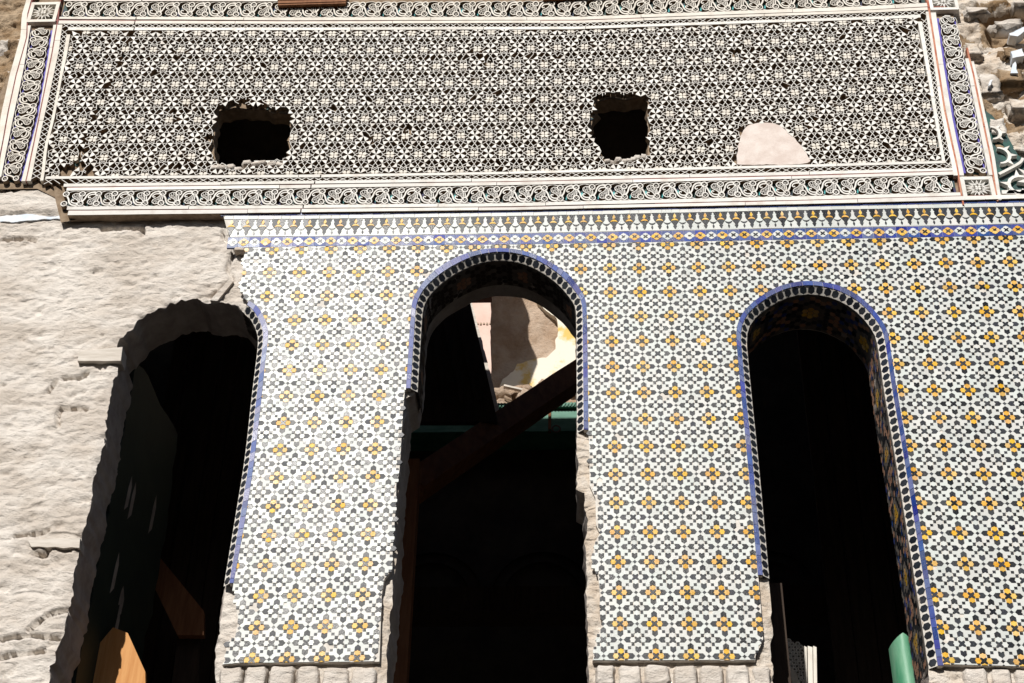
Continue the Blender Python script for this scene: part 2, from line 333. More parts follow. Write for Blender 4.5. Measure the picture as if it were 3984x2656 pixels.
def build_wall():
    st = .0105
    gx, gz = np.meshgrid(np.arange(XL+.005, XR, st), np.arange(ZB+.005, ZT, st)); gx = gx.ravel(); gz = gz.ravel()
    rs = np.random.RandomState(3); gx = gx+rs.uniform(-.003, .003, gx.size); gz = gz+rs.uniform(-.003, .003, gz.size)
    loops = [resample(h, .012, True) for h in (H1, H2, H3)] + [S1, S2]
    keep = exposed(gx, gz); rnd = rs.rand(gx.size); keep |= rnd < .012
    for l in loops: keep &= ~np_inside(l, gx, gz)
    gx, gz = gx[keep], gz[keep]; ok = np.ones(gx.size, bool)
    for l in loops: ok &= np_dist(l, gx, gz, True) > .004
    gx, gz = gx[ok], gz[ok]
    pts = [Vector((a, b)) for a, b in zip(gx, gz)]; edges = []
    for l in loops + [[(XL, ZB), (XR, ZB), (XR, ZT), (XL, ZT)]]:
        n = len(pts); pts += [Vector(q) for q in l]; edges += [(n+i, n+(i+1) % len(l)) for i in range(len(l))]
    r = delaunay_2d_cdt(pts, edges, [], 0, 1e-5)
    V = np.array([(v.x, v.y) for v in r[0]]); T = np.array([f for f in r[2] if len(f) == 3])
    cen = V[T].mean(1); k = np.ones(len(T), bool)
    for l in loops: k &= ~np_inside(l, cen[:, 0], cen[:, 1])
    T = T[k]; cen = cen[k]
    X, Z = V[:, 0], V[:, 1]
    left = (X < -1.12) & (Z < 6.72)
    ex = exposed(X, Z)
    dc = np.full(len(X), 9.0)
    for c in CRACK: dc = np.minimum(dc, np_dist(c, X, Z))
    tl = np_dist([at(870, 950, .04), at(957, 1000, .04), at(950, 1180, .04)], X, Z)
    Y = np.empty(len(X))
    ehole = np.full(len(X), 9.0)
    for l in loops[:3]: ehole = np.minimum(ehole, np_dist(l, X, Z, True))
    for i in range(len(X)):
        x, z = X[i], Z[i]
        if not ex[i]: Y[i] = .027; continue
        right = x > 1.93 and z > 6.72
        y = .045 if left[i] else .026
        if left[i] and x > -1.36: y = .045-.016*min(1, (x+1.36)/.16)
        n1 = fn(x, z*1.6, 5, 2, 1); n2 = fn(x, z*2.0, 22, 4, 4); n3 = noise.noise(Vector((x*14, 5, z*42)))
        if right:
            a = min(1, (x-1.93)/.12)
            n0 = noise.ridged_multi_fractal(Vector((x*3.1, 2, z*4.2)), 1, 2, 4, 1, 2)
            y = .03 + a*(.05-.055*(n0-.9)) - .012*n2
            if 2.12 < x and 7.78 < z < 8.06: y += .09*min(1, (x-2.12)/.05)*min(1, (z-7.78)/.04, (8.06-z)/.05)
        elif x < -2.78 and z > 6.85:
            y = .05 + .03*n1 - .02*n2
        else:
            amp = 1.0 if left[i] else .6
            y -= amp*(.006*n1+.007*n2+.0035*n3)
            chip = fn(x, z*1.8, 9, 4, 11)
            if chip > .46: y += amp*min(.010, (chip-.46)*.09)
            if dc[i] < .012: y += .045*(1-dc[i]/.012)
            y += .012*max(0, 1-ehole[i]/.03)*(.5+noise.noise(Vector((x*30, 7, z*30))))
        Y[i] = y
    g = G(); g.v = [(X[i], Y[i], Z[i]) for i in range(len(X))]
    g.f = [list(map(int, t)) for t in T]
    mi = []
    for (cx, cz) in cen:
        q = 0
        if cx < -2.78 and cz > 7.0: q = 2 if fn(cx, cz, 6, 2, 2)+(cz-7.35)*1.1-(cx+3.02)*4 > 0 else 0
        elif cx > 1.93 and cz > 6.7: q = 2 if (2.10 < cx and 7.79 < cz < 8.05) or fn(cx, cz, 7, 3, 5) > .25 else 1
        elif cz < 4.5 and cx > -1.2: q = 1
        elif cx > -1.15: q = 1
        mi.append(q)
    g.mi = mi
    # faces must look towards the camera (-y)
    a, b, c = V[T[:, 0]], V[T[:, 1]], V[T[:, 2]]
    cr = (b[:, 0]-a[:, 0])*(c[:, 1]-a[:, 1])-(b[:, 1]-a[:, 1])*(c[:, 0]-a[:, 0])
    for i in np.where(cr < 0)[0]: g.f[i] = g.f[i][::-1]
    g.obj('masonry', [M['plaster'], M['mortar'], M['earth']], wall, True)
    # reveals
    idx = {}
    vmap = {(round(x, 4), round(z, 4)): yy for x, z, yy in zip(X, Z, Y)}
    for li, l in enumerate(loops):
        rv = G(); n = len(l); ds = [None, .06, .11, .17, .24, .30] if li < 3 else [None, .05, .08, .11]
        for d in ds:
            for (x, z) in l:
                if d is None: y = vmap.get((round(x, 4), round(z, 4)), .03); xx, zz = x, z
                else:
                    y = d; s = .012 if li < 3 else .02
                    xx = x+s*fn(x+d*3, z, 11, 3, d*9+1)*(1 if d < .29 else .4); zz = z+s*fn(x+d*3, z, 11, 3, d*9+7)*(1 if d < .29 else .4)
                rv.v.append((xx, y, zz))
        for a_ in range(len(ds)-1):
            for i in range(n):
                j = (i+1) % n
                rv.f.append([a_*n+i, a_*n+j, (a_+1)*n+j, (a_+1)*n+i])
        rv.mi = [0]*len(rv.f)
        if area(l) < 0: rv.f = [f[::-1] for f in rv.f]
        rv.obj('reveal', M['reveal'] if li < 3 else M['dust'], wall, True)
build_wall()
back = G()
# inner face of the wall (towards the room), in strips between the openings
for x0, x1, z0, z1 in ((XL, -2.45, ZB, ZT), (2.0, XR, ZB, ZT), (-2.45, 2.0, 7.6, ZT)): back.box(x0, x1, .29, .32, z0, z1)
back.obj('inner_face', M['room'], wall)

# bricks of the course laid bare under the tiles
def lump(x0, x1, z0, z1, y0, y1, amp, seed, bev=.012, n=(6, 2, 5)):
    """rough block: a box skin bulged and pitted by noise"""
    g = G(); nx, ny, nz = n; ids = {}
    def vid(i, j, k):
        if (i, j, k) in ids: return ids[(i, j, k)]
        u, v, w_ = i/nx, j/ny, k/nz
        p = Vector((x0+(x1-x0)*u, y0+(y1-y0)*v, z0+(z1-z0)*w_))
        c = Vector(((x0+x1)/2, (y0+y1)/2, (z0+z1)/2)); ed = (abs(u-.5) > .49)+(abs(v-.5) > .49)+(abs(w_-.5) > .49)
        if ed >= 2: p += (c-p).normalized()*bev*(ed-1)
        p += amp*Vector((noise.noise(p*17+Vector((seed, 0, 0))), noise.noise(p*17+Vector((0, seed, 0))), noise.noise(p*17+Vector((0, 0, seed)))))
        ids[(i, j, k)] = len(g.v); g.v.append(tuple(p)); return ids[(i, j, k)]
    for i in range(nx):
        for k in range(nz):
            g.f.append([vid(i, 0, k), vid(i+1, 0, k), vid(i+1, 0, k+1), vid(i, 0, k+1)])
    for i in range(nx):
        for j in range(ny):
            g.f.append([vid(i, j, 0), vid(i, j+1, 0), vid(i+1, j+1, 0), vid(i+1, j, 0)]); g.f.append([vid(i, j, nz), vid(i+1, j, nz), vid(i+1, j+1, nz), vid(i, j+1, nz)])
    for j in range(ny):
        for k in range(nz):
            g.f.append([vid(0, j, k), vid(0, j, k+1), vid(0, j+1, k+1), vid(0, j+1, k)]); g.f.append([vid(nx, j, k), vid(nx, j+1, k), vid(nx, j+1, k+1), vid(nx, j, k+1)])
    g.mi = [0]*len(g.f); return g
for xs, py in (((855, 952, 1048, 1155, 1250, 1365, 1470), 2588), ((2312, 2398, 2500, 2612, 2712, 2818, 2918, 3000), 2583), ((3740, 3845, 3935, 4040), 2596)):
    for a, b in zip(xs[:-1], xs[1:]):
        x0, z1 = at(a+2, py+random.uniform(-3, 3), .015); x1, _ = at(b-2, py, .015)
        lump(x0, x1, z1-random.uniform(.095, .125), z1, .004+random.uniform(0, .012), .05, .007, a, n=(8, 2, 7)).obj('brick', M['plaster'], wall, True)
        lump(x0+.02, x1+.01, z1-.27, z1-.125, .008+random.uniform(0, .014), .05, .008, a+3, n=(8, 2, 7)).obj('brick', M['plaster'], wall, True)
x0, z0 = at(908, 1005, .02); x1, z1 = at(957, 966, .02)
lump(x0, x1, z1-.026, z1-.001, .0, .05, .003, 2, .004).obj('brick', M['mortar'], wall, True)
# timber laths set in the plaster
def plank(name, quad, y0, y1, mt, parent, seg=6, amp=.003, seed=1):
    """a board whose front is the quad lower-left, lower-right, upper-right, upper-left"""
    g = G(); a, b, c, d = quad; lo = [(a[0]+(b[0]-a[0])*i/seg, a[1]+(b[1]-a[1])*i/seg) for i in range(seg+1)]; hi = [(d[0]+(c[0]-d[0])*i/seg, d[1]+(c[1]-d[1])*i/seg) for i in range(seg+1)]
    lo = [(x, z+amp*noise.noise(Vector((x*40, seed, z)))) for x, z in lo]; hi = [(x, z+amp*noise.noise(Vector((x*40, seed+5, z)))) for x, z in hi]
    g.prism(lo+hi[::-1], y0, y1, True); return g.obj(name, mt, parent)
plank('timber_lath', P([(530, 921), (828, 921), (840, 826), (545, 855)], c4, .02), .02, .10, M['wgrey'], wall)
plank('timber_lath', P([(215, 638), (545, 642), (550, 577), (190, 590)], d4, .033), .030, .10, M['wgrey'], wall, amp=.006)
plank('timber_lath', P([(1440, 508), (1490, 512), (1600, 378), (1575, 362)], c4, .03), .028, .08, M['plaster'], wall)
# blue limewash flakes
for pl in ([(0, 497), (60, 490), (110, 497), (178, 491), (182, 501), (90, 503), (40, 509), (0, 508)],):
    g = G(); g.prism(jag(resample(path([(a*1.694, b*1.694) for a, b in pl], .036), .01, True), .008), .036, .05); g.obj('limewash_flake', M['bluewash'], wall)
# rubble at the right edge: stones bedded in mud, some with blue limewash
stones = [(3800, 40, 90, 30, .5), (3930, 300, 110, 60, 1), (3850, 330, 70, 100, 2), (3790, 190, 60, 60, 3), (3940, 210, 90, 40, 4), (3880, 500, 60, 80, 5), (3960, 420, 70, 60, 6), (3800, 420, 50, 80, 7), (3920, 95, 120, 26, 8), (3955, 560, 60, 80, 9), (3890, 590, 40, 70, 10), (3970, 20, 60, 24, 11)]
for px, py, wx, hz, sd_ in stones:
    x0, z0 = at(px-wx/2, py+hz/2, .02); x1, z1 = at(px+wx/2, py-hz/2, .02)
    lump(x0, x1, z0, z1, -.012+random.uniform(0, .03), .12, .020, sd_*3.7, .035, (8, 4, 8)).obj('stone', [M['mortar'], M['plaster'], M['earth']][int(sd_*2) % 3], wall, True)
for pl in ([(3925, 130), (3984, 105), (3990, 120), (3960, 140), (3930, 138)], [(3935, 200), (3975, 190), (3984, 215), (3940, 225)], [(3938, 250), (3950, 240), (3960, 285), (3930, 285)], [(3850, 310), (3862, 308), (3858, 330), (3848, 335)]):
    g = G(); g.prism(jag(resample(path(pl, -.014), .008, True), .006), -.016, .05); g.obj('limewash_flake', M['bluewash'], wall)
# fallen bits lodged on the sills of the two small holes
for hx in range(9):
    px, py = 840+hx*31+random.uniform(-8, 8), 652-abs(hx-3)*1.5+random.uniform(-8, 8)
    if hx > 3: py -= 14
    x0, z0 = at(px-22, py+13, -.005); x1, z1 = at(px+22, py-9, -.005)
    lump(x0, x1, z0, z1, -.014, .08, .012, hx*2.3, .01, (5, 4, 4)).obj('plaster_lump', M['plaster'], wall, True)
for hx in range(9):
    px, py = 2365+hx*17+random.uniform(-5, 5), 628+random.uniform(-8, 8)-max(0, hx-5)*9
    x0, z0 = at(px-14, py+12, -.005); x1, z1 = at(px+14, py-10, -.005)
    lump(x0, x1, z0, z1, -.014, .08, .010, hx*3.1+40, .01, (5, 4, 4)).obj('plaster_lump', M['plaster'], wall, True)

# ------------------------------------------------------------------ the mosaic facing
tiles = empty('tile_facing', (0, 0, 4.25), 'glazed mosaic facing of black, white and yellow star tiles with blue arch borders', 'mosaic')
CL = [[-1.446191, 0.14187, 0.004019, -0.000794, -0.000653, -0.00024, 6.8e-05, 3e-05], [6.432023, -0.000866, -0.140719, 0.000102, 4.1e-05, 2.1e-05, -2e-06, 8e-06]]
CR = [[0.009364, 0.134195, 0.00015, -0.000199, 0.000461, 1.1e-05, -4e-06, 1.6e-05], [6.427996, 1.8e-05, -0.14035, 5.7e-05, 5.7e-05, 7.9e-05, -1.8e-05, -4e-06]]
def pol(C, c, k):
    b = (1, c, k, c*k, c*c, k*k, c*c*k, c*k*k); return (sum(p*q for p, q in zip(C[0], b)), sum(p*q for p, q in zip(C[1], b)))
def LAT(c, k):
    """lattice column c, row k -> wall point; columns 0..7 left of the middle opening, from 10 on right of it"""
    if c <= 7: return pol(CL, c, k)
    if c >= 10: return pol(CR, c-11, k)
    a, b = pol(CL, 7, k), pol(CR, -1, k); t = (c-7)/3; return (a[0]+(b[0]-a[0])*t, a[1]+(b[1]-a[1])*t)
p3 = lambda q, cs: P(q, cs)
EDGE_L = P([(285, 545), (283, 640), (250, 720), (262, 800), (252, 880), (240, 960), (212, 990), (240, 1045), (268, 1085), (300, 1150)], (2.94, (860, 780)))
PIER1_L = P([(1605, 890), (1610, 1010), (1622, 1080), (1630, 1150), (1610, 1250), (1552, 1285), (1548, 1400), (1520, 1440)], d4)
PIER1_R = P([(256, 1420), (258, 1380), (266, 1150), (272, 960), (292, 850), (343, 790), (350, 600), (370, 350), (372, 200), (392, 130), (402, 0)], d5) + P([(405, 1500), (415, 1300), (432, 1120)], c5)
PIER2_L = P([(1690, 1400), (1696, 1550)], c5) + P([(1698, 210), (1738, 300), (1742, 480), (1768, 540), (1735, 600), (1712, 730), (1757, 840), (1768, 950), (1788, 1160), (1750, 1250), (1722, 1360), (1722, 1408)], d5)
PIER2_R = P([(1992, 1305), (2000, 1240), (2060, 1130), (2085, 1060), (2060, 700), (2030, 345)], (2.94, (2260, 2123)))
BOT1 = [at(868, 2584), at(929, 2579), at(1477, 2572)]; BOT2 = [at(2305, 2568), at(2940, 2567)]; BOT3 = [at(3660, 2583), at(3984, 2592), at(4200, 2597)]
TOPL = [(x, Zbnd0(x)) for x in np.linspace(EDGE_L[0][0], 2.5, 40)]
ZONE = EDGE_L + A1o[1:] + PIER1_L + BOT1[:1] + BOT1[1:] + PIER1_R + A2o + PIER2_L + BOT2 + PIER2_R + A3o + BOT3 + [(2.5, BOT3[-1][1]), (2.5, TOPL[-1][1])] + TOPL[::-1][1:-1]
HARD = [TOPL[::-1], A1o, BOT1, A2o, BOT2, A3o, BOT3]     # edges along which tiles are cut, zone on the left hand
sgz = 1 if area(ZONE) > 0 else -1
segs = []
for h in HARD:
    hh = h
    for a, b in zip(hh[:-1], hh[1:]):
        l = math.hypot(b[0]-a[0], b[1]-a[1])
        if l > 1e-6: segs.append((a[0], a[1], b[0], b[1], -(b[1]-a[1])/l*sgz, (b[0]-a[0])/l*sgz))
SG = np.array(segs)
bed = G(); fill(bed, ZONE, .0032, .03); bed.obj('tile_bed', M['grout'], tiles)
# zellige shapes in units of one lattice period, centred on a flower
GAP = .0032
def mir(p): return p + [(x, -z) for x, z in p[::-1] if abs(z) > 1e-9]
petal = mir([(.243, 0), (.213, .034), (.207, .086), (.165, .079), (.10, .086), (.092, .046), (.058, 0)])
heart = [(.21, .083), (.335, .083), (.402, 0), (.335, -.083), (.21, -.083), (.217, -.034), (.246, 0), (.217, .034)]
cross = []
for q in range(4):
    for (x, z) in ((.05, 0), (.084, .043), (.097, .07), (.088, .088), (.07, .097), (.043, .084)):
        a = q*math.pi/2; cross.append((x*math.cos(a)-z*math.sin(a), x*math.sin(a)+z*math.cos(a)))
sq = [(-.042, -.042), (.042, -.042), (.042, .042), (-.042, .042)]
dia = [(-.058, 0), (0, -.058), (.058, 0), (0, .058)]
strap = [(.443, 0), (.404, .002), (.336, .085), (.208, .087), (.188, .103), (.188, .187), (.208, .208), (.292, .208), (.292, .292), (.312, .312), (.397, .312), (.413, .292), (.415, .164), (.498, .096), (.5, .057)]
rotp = lambda p, q: [(x*math.cos(q*math.pi/2)-z*math.sin(q*math.pi/2), x*math.sin(q*math.pi/2)+z*math.cos(q*math.pi/2)) for x, z in p]
SH = {'petal_tile': petal, 'heart_tile': heart, 'cross_tile': cross, 'small_square_tile': sq, 'diamond_tile': dia, 'strap_tile': strap}
# every tile of one lattice cell: kind, material, offset of the shape's flower, local polygon
CELL = []
for fx, fz, pm in ((0, 0, 'tyellow'), (.5, .5, 'twhite')):
    CELL.append(('cross_tile', 'tblack', fx, fz, cross))
    for q in range(4):
        nmp = 'yellow_petal_tile' if pm == 'tyellow' else 'white_petal_tile'
        CELL.append((nmp, pm, fx, fz, rotp(petal, q))); CELL.append(('heart_tile', 'tblack', fx, fz, rotp(heart, q)))
        sx, sz = ((.145, .145), (-.145, .145), (-.145, -.145), (.145, -.145))[q]
        CELL.append(('small_square_tile', 'tblack', fx, fz, [(x+sx, z+sz) for x, z in sq]))
        if fx == 0:
            CELL.append(('small_square_tile', 'tblack', fx, fz, [(x+sx*.25/.145, z+sz*.25/.145) for x, z in sq]))
            CELL.append(('strap_tile', 'twhite', fx, fz, rotp(strap, q))); CELL.append(('strap_tile', 'twhite', fx, fz, rotp([(x, -z) for x, z in strap], q)))
CELL.append(('diamond_tile', 'tblack', .5, 0, dia)); CELL.append(('diamond_tile', 'tblack', 0, .5, dia))
CELL = [(n, mt, fx, fz, inset(p, GAP)) for n, mt, fx, fz, p in CELL]
allt = []
for c in range(-2, 28):
    for k in range(-1, 17):
        for ti, (n, mt, fx, fz, p) in enumerate(CELL):
            # k grows downwards
            cx = sum(q[0] for q in p)/len(p)+fx; cz = sum(q[1] for q in p)/len(p)+fz
            w0 = LAT(c+cx, k-cz)
            if w0[0] > 2.25 or w0[0] < -1.7 or not (4.1 < w0[1] < 6.5): continue
            allt.append((n, mt, c, k, ti, w0))
W0 = np.array([t[5] for t in allt])
INZ = np_inside(ZONE, W0[:, 0], W0[:, 1])
near = np.zeros(len(W0), bool); best = np.full(len(W0), 9.0); bi = np.zeros(len(W0), int)
for si, s in enumerate(SG):
    dx, dz = s[2]-s[0], s[3]-s[1]; t = np.clip(((W0[:, 0]-s[0])*dx+(W0[:, 1]-s[1])*dz)/(dx*dx+dz*dz), 0, 1)
    d = np.hypot(W0[:, 0]-s[0]-t*dx, W0[:, 1]-s[1]-t*dz); u = d < best; best[u] = d[u]; bi[u] = si
buckets = {}
for i, (n, mt, c, k, ti, w0) in enumerate(allt):
    if best[i] > .045 and not INZ[i]: continue
    if not INZ[i] and best[i] > .03: continue
    _, _, fx, fz, p = CELL[ti]
    ww = [LAT(c+x+fx, k-z-fz) for x, z in p]
    if best[i] < .045:
        s = SG[bi[i]]; rad = max(math.hypot(a-w0[0], b-w0[1]) for a, b in ww)
        if best[i] < rad:
            sd0 = (w0[0]-s[0])*s[4]+(w0[1]-s[1])*s[5]
            ww = clip(ww, (s[0]+s[4]*.0008, s[1]+s[5]*.0008), (s[4], s[5]))
            if len(ww) < 3 or abs(area(ww)) < 6e-6: continue
            cxx = sum(a for a, b in ww)/len(ww); czz = sum(b for a, b in ww)/len(ww)
            if not inside(ZONE, cxx, czz): continue
        elif not INZ[i]: continue
    elif not INZ[i]: continue
    if random.random() < .0025: continue        # lost tiles
    buckets.setdefault((n, mt), []).append((w0, ww))
def add_tile(g, ww, c0, yf=0.0, th=.010, tilt=.012):
    a, b = random.gauss(0, tilt), random.gauss(0, tilt); off = random.uniform(-.0005, .0005)
    if area(ww) < 0: ww = ww[::-1]
    n = len(ww); vs = [(x, yf+off+a*(x-c0[0])+b*(z-c0[1]), z) for x, z in ww] + [(x, yf+th, z) for x, z in ww]
    g.add(vs, [list(range(n))] + [[i, i+n, (i+1) % n+n, (i+1) % n] for i in range(n)])
def tile_obj(name, mt, ww, parent, yf=0.0, th=.010, tilt=.012):
    c0 = (sum(a for a, b in ww)/len(ww), sum(b for a, b in ww)/len(ww))
    g = G(); add_tile(g, [(a-c0[0], b-c0[1]) for a, b in ww], (0, 0), yf, th, tilt)
    return link(name, g.mesh(name, M[mt]), parent, Matrix.Translation((c0[0], 0, c0[1])))
merged = {}
for (n, mt), L in buckets.items():
    key = n
    merged.setdefault(key, []).extend([(w0, ww, mt) for w0, ww in L])
for n, L in merged.items():
    L.sort(key=lambda t: t[0][1])            # lowest = nearest the camera = largest
    for w0, ww, mt in L[:290]: tile_obj(n, mt, ww, tiles)
    if len(L) > 290:
        g = G()
        for w0, ww, mt in L[290:]: add_tile(g, ww, w0)
        o = g.obj(n+'s', M[L[0][2]], tiles); o['kind'] = 'stuff'
# --- courses of the frieze above the field
XE = at(880, 900)[0]; XEND = 2.42
def slab(name, x0, x1, za, zb, yf, yb, mt, parent, n=40):
    xs = np.linspace(x0, x1, n); g = G(); g.prism([(x, za(x)) for x in xs] + [(x, zb(x)) for x in xs[::-1]], yf, yb); return g.obj(name, mt, parent)
fb = P([(0, 140), (30, 180), (38, 215), (60, 300), (105, 408), (125, 430), (135, 520), (150, 541), (285, 545)], (2.94, (860, 780)))
xs_ = np.linspace(fb[0][0]+.02, XEND, 40); xs2 = np.linspace(fb[-1][0]+.02, XEND, 40)
g = G(); fill(g, [(x, Zblue1(x)) for x in xs_[::-1]]+fb+[(x, Zbnd0(x)) for x in xs2], .0032, .03); g.obj('frieze_bed', M['grout'], tiles)
def strip_course(name, mt, x0, x1, za, zb, lo, hi, yf=0.0):
    x = x0
    while x < x1:
        l = random.uniform(lo, hi); g = .0012
        q = [(x+g, za(x)+g), (x+l-g, za(x+l)+g), (x+l-g+random.uniform(-.001, .001), zb(x+l)-g), (x+g, zb(x)-g)]
        tile_obj(name, mt, q, tiles, yf, .012); x += l
strip_course('blue_strip_tile', 'tblue', at(858, 832)[0], XEND, Zblue0, Zblue1, .03, .062)
strip_course('white_strip_tile', 'twhite', at(873, 845)[0], XEND, Zwht0, Zblue0, .035, .075)
pawn = mir([(0.0, .0)])  # placeholder replaced below
def sym(p): return p + [(-x, v) for x, v in p[::-1] if abs(x) > 1e-9]
flame = sym([(0, .02), (.035, .07), (.095, .16), (.095, .20), (.05, .27), (0, .31)])
arc = sym([(0, .31), (.12, .335), (.20, .39), (.25, .47), (.19, .445), (.12, .425), (0, .42)])
vase = sym([(0, .43), (.11, .435), (.19, .455), (.25, .50), (.16, .58), (.095, .68), (.09, .74), (.135, .74), (.105, .80), (.075, .83), (.065, .89), (0, .92)])
pawn = sym([(0, .02), (.05, .05), (.075, .10), (.065, .15), (.13, .16), (.125, .20), (.10, .24), (.09, .30), (.12, .37), (.18, .44), (.25, .505), (.18, .54), (.09, .57), (0, .58)])
cres = sym([(0, .595), (.10, .585), (.18, .555), (.235, .525), (.20, .585), (.11, .645), (0, .665)])
drop = sym([(0, .67), (.05, .74), (.08, .80), (.05, .87), (0, .94)])
field = [(.02, .0), (.48, .0), (.44, .10), (.38, .16), (.39, .24), (.40, .30), (.37, .38), (.29, .46), (.24, .46), (.18, .38), (.08, .33), (.03, .31), (.09, .26), (.11, .19), (.09, .12)]
for i in range(-1, 53):
    for u0, nm, shp, mt in ((0, 'flame_tile', flame, 'tyellow'), (0, 'arc_tile', arc, 'tyellow'), (0, 'vase_tile', vase, 'tblack'), (.5, 'chess_tile', pawn, 'twhite'), (.5, 'crescent_tile', cres, 'tblack'), (.5, 'drop_tile', drop, 'tblack'), (0, 'field_tile', field, 'tblack'), (1, 'field_tile', [(-x, v) for x, v in field], 'tblack')):
        x0 = XF(i+u0)
        if x0 < XE-.005+(.02 if nm in ('vase_tile', 'drop_tile') else 0) or x0 > XEND or (nm == 'field_tile' and x0+(.02 if u0 == 0 else -.03) < XE): continue
        pit = XF(i+1)-XF(i); zt, zb = Zwht0(x0)-.001, Zfrz0(x0)+.001
        ww = [(x0+x*pit, zt+(zb-zt)*v) for x, v in shp]
        tile_obj(nm, mt, inset(ww, .0005), tiles, -.0004 if mt == 'tyellow' else 0, .012, .008)
        if nm == 'chess_tile':
            # pale ground round the drop, under the figure above
            gp = [(-.25, .515), (-.17, .575), (-.09, .62), (0, .68), (.09, .62), (.17, .575), (.25, .515), (.34, .6), (.395, .68), (.40, .745), (.365, .745), (.40, .80), (.43, .84), (.5, .93), (.5, .985), (-.5, .985), (-.5, .93), (-.43, .84), (-.40, .80), (-.365, .745), (-.40, .745), (-.395, .68), (-.34, .6)]
            tile_obj('ground_tile', 'twhite', inset([(x0+x*pit, zt+(zb-zt)*v) for x, v in gp], .0005), tiles, .0012, .012, .004)
# flower band between two blue lines
hexp = [(.08, .10), (.17, .20), (.30, .20), (.415, 0), (.30, -.20), (.17, -.20), (.08, -.10), (.10, 0)]
for i in range(-1, 73):
    x0 = XB(i)
    if x0 < at(905, 940)[0] or x0 > XEND: continue
    pit = XB(i+1)-XB(i); zt, zb = Zfrz0(x0)-.001, Zbnd0(x0)+.001; zc = (zt+zb)/2; hh = (zt-zb)
    mt = 'tyellow' if i % 2 == 0 else 'twhite'
    for q in range(4):
        pp = rotp(hexp, q); ww = [(x0+x*pit*1.16, zc+z*pit*1.10) for x, z in pp]
        tile_obj('border_petal_tile', mt, inset(ww, .0004), tiles, -.0006, .012, .01)
    tile_obj('border_cross_tile', 'tblack', [(x0+x*pit*2.2, zc+z*pit*2.2) for x, z in cross], tiles, -.001, .012, .01)
    for s in (0, 1):
        za, zb_ = (zt, zc+.012) if s == 0 else (zc-.012, zb)
        if s == 0: q = [(x0-pit/2+.0006, zt-.0005), (x0-pit/2+.0006, zc+.006), (x0, zc), (x0+pit/2-.0006, zc+.006), (x0+pit/2-.0006, zt-.0005)]
        else: q = [(x0-pit/2+.0006, zb+.0005), (x0-pit/2+.0006, zc-.006), (x0, zc), (x0+pit/2-.0006, zc-.006), (x0+pit/2-.0006, zb+.0005)]
        tile_obj('border_blue_tile', 'tblue', q, tiles, .0006, .012, .004)
# --- arch borders: blue tiles on the face, black hexagons on the splayed edge
def arc_len(p):
    s = [0]
    for a, b in zip(p[:-1], p[1:]): s.append(s[-1]+math.hypot(b[0]-a[0], b[1]-a[1]))
    return np.array(s)
def border(O, I, E, hexlo, hexhi):
    so, si = arc_len(O), arc_len(I); so /= so[-1]; L = si[-1]; si = si/si[-1]
    f = lambda p, s, t: (float(np.interp(t, s, [q[0] for q in p])), float(np.interp(t, s, [q[1] for q in p])))
    bd = G(); pts = [f(O, so, t) for t in np.linspace(0, 1, 60)] + [f(I, si, t) for t in np.linspace(1, 0, 60)]
    bd.prism(pts, .0025, .03)
    n = 70; Li = [f(I, si, t) for t in np.linspace(0, 1, n)]; Le = offs(Li, BEV+.002)
    bd.v += [(x, .0022, z) for x, z in Li] + [(x, BEV+.003, z) for x, z in Le]; b0 = len(bd.v)-2*n
    for i in range(n-1): bd.f.append([b0+i, b0+n+i, b0+n+i+1, b0+i+1]); bd.mi.append(0)
    bd.obj('arch_bed', M['grout'], tiles)
    t = 0
    while t < .999:
        dt = min(random.uniform(.030, .062)/L, 1-t); e = .0008/L
        m_ = t+dt/2
        tile_obj('blue_border_tile', 'tblue', [f(O, so, t+e), f(O, so, m_), f(O, so, t+dt-e), f(I, si, t+dt-e), f(I, si, m_), f(I, si, t+e)], tiles, -.0012, .012, .02); t += dt
    pit = .0385; k = int(L/pit)
    for j in range(k):
        t = (j+.5)/k
        a = f(I, si, max(0, t-.004)); b = f(I, si, min(1, t+.004)); c = f(I, si, t)
        tx, tz = b[0]-a[0], b[1]-a[1]; l = math.hypot(tx, tz); tx /= l; tz /= l
        T = Vector((tx, 0, tz)); S = Vector((tz, 1, -tx)).normalized(); Nn = T.cross(S)
        if Nn.y > 0: Nn = -Nn
        wd = BEV*1.414; cen = Vector((c[0], .0015, c[1]))+S*wd*.52+Nn*.0012
        hx = [(math.cos(math.pi/3*q)*.0205, math.sin(math.pi/3*q)*.0172) for q in range(6)]
        hx = [(math.sin(math.pi/3*q+random.uniform(-.06, .06))*.0168, math.cos(math.pi/3*q)*.0195) for q in range(6)]
        vs = [tuple(T*u+S*v) for u, v in hx]+[tuple(T*u+S*v-Nn*.006) for u, v in hx]
        g = G(); tri = (Vector(vs[1])-Vector(vs[0])).cross(Vector(vs[2])-Vector(vs[1])).dot(Nn)
        fc = [list(range(6))]+[[q, q+6, (q+1) % 6+6, (q+1) % 6] for q in range(6)]
        if tri < 0: fc = [q[::-1] for q in fc]
        g.add(vs, fc)
        link('hexagon_tile', g.mesh('hexagon_tile', M['tblack']), tiles, Matrix.Translation(cen))
border(A1o[1:], A1i[1:], A1e, 0, 1); border(A2o, A2i, A2e, 0, 1); border(A3o, A3i, A3e, 0, 1)
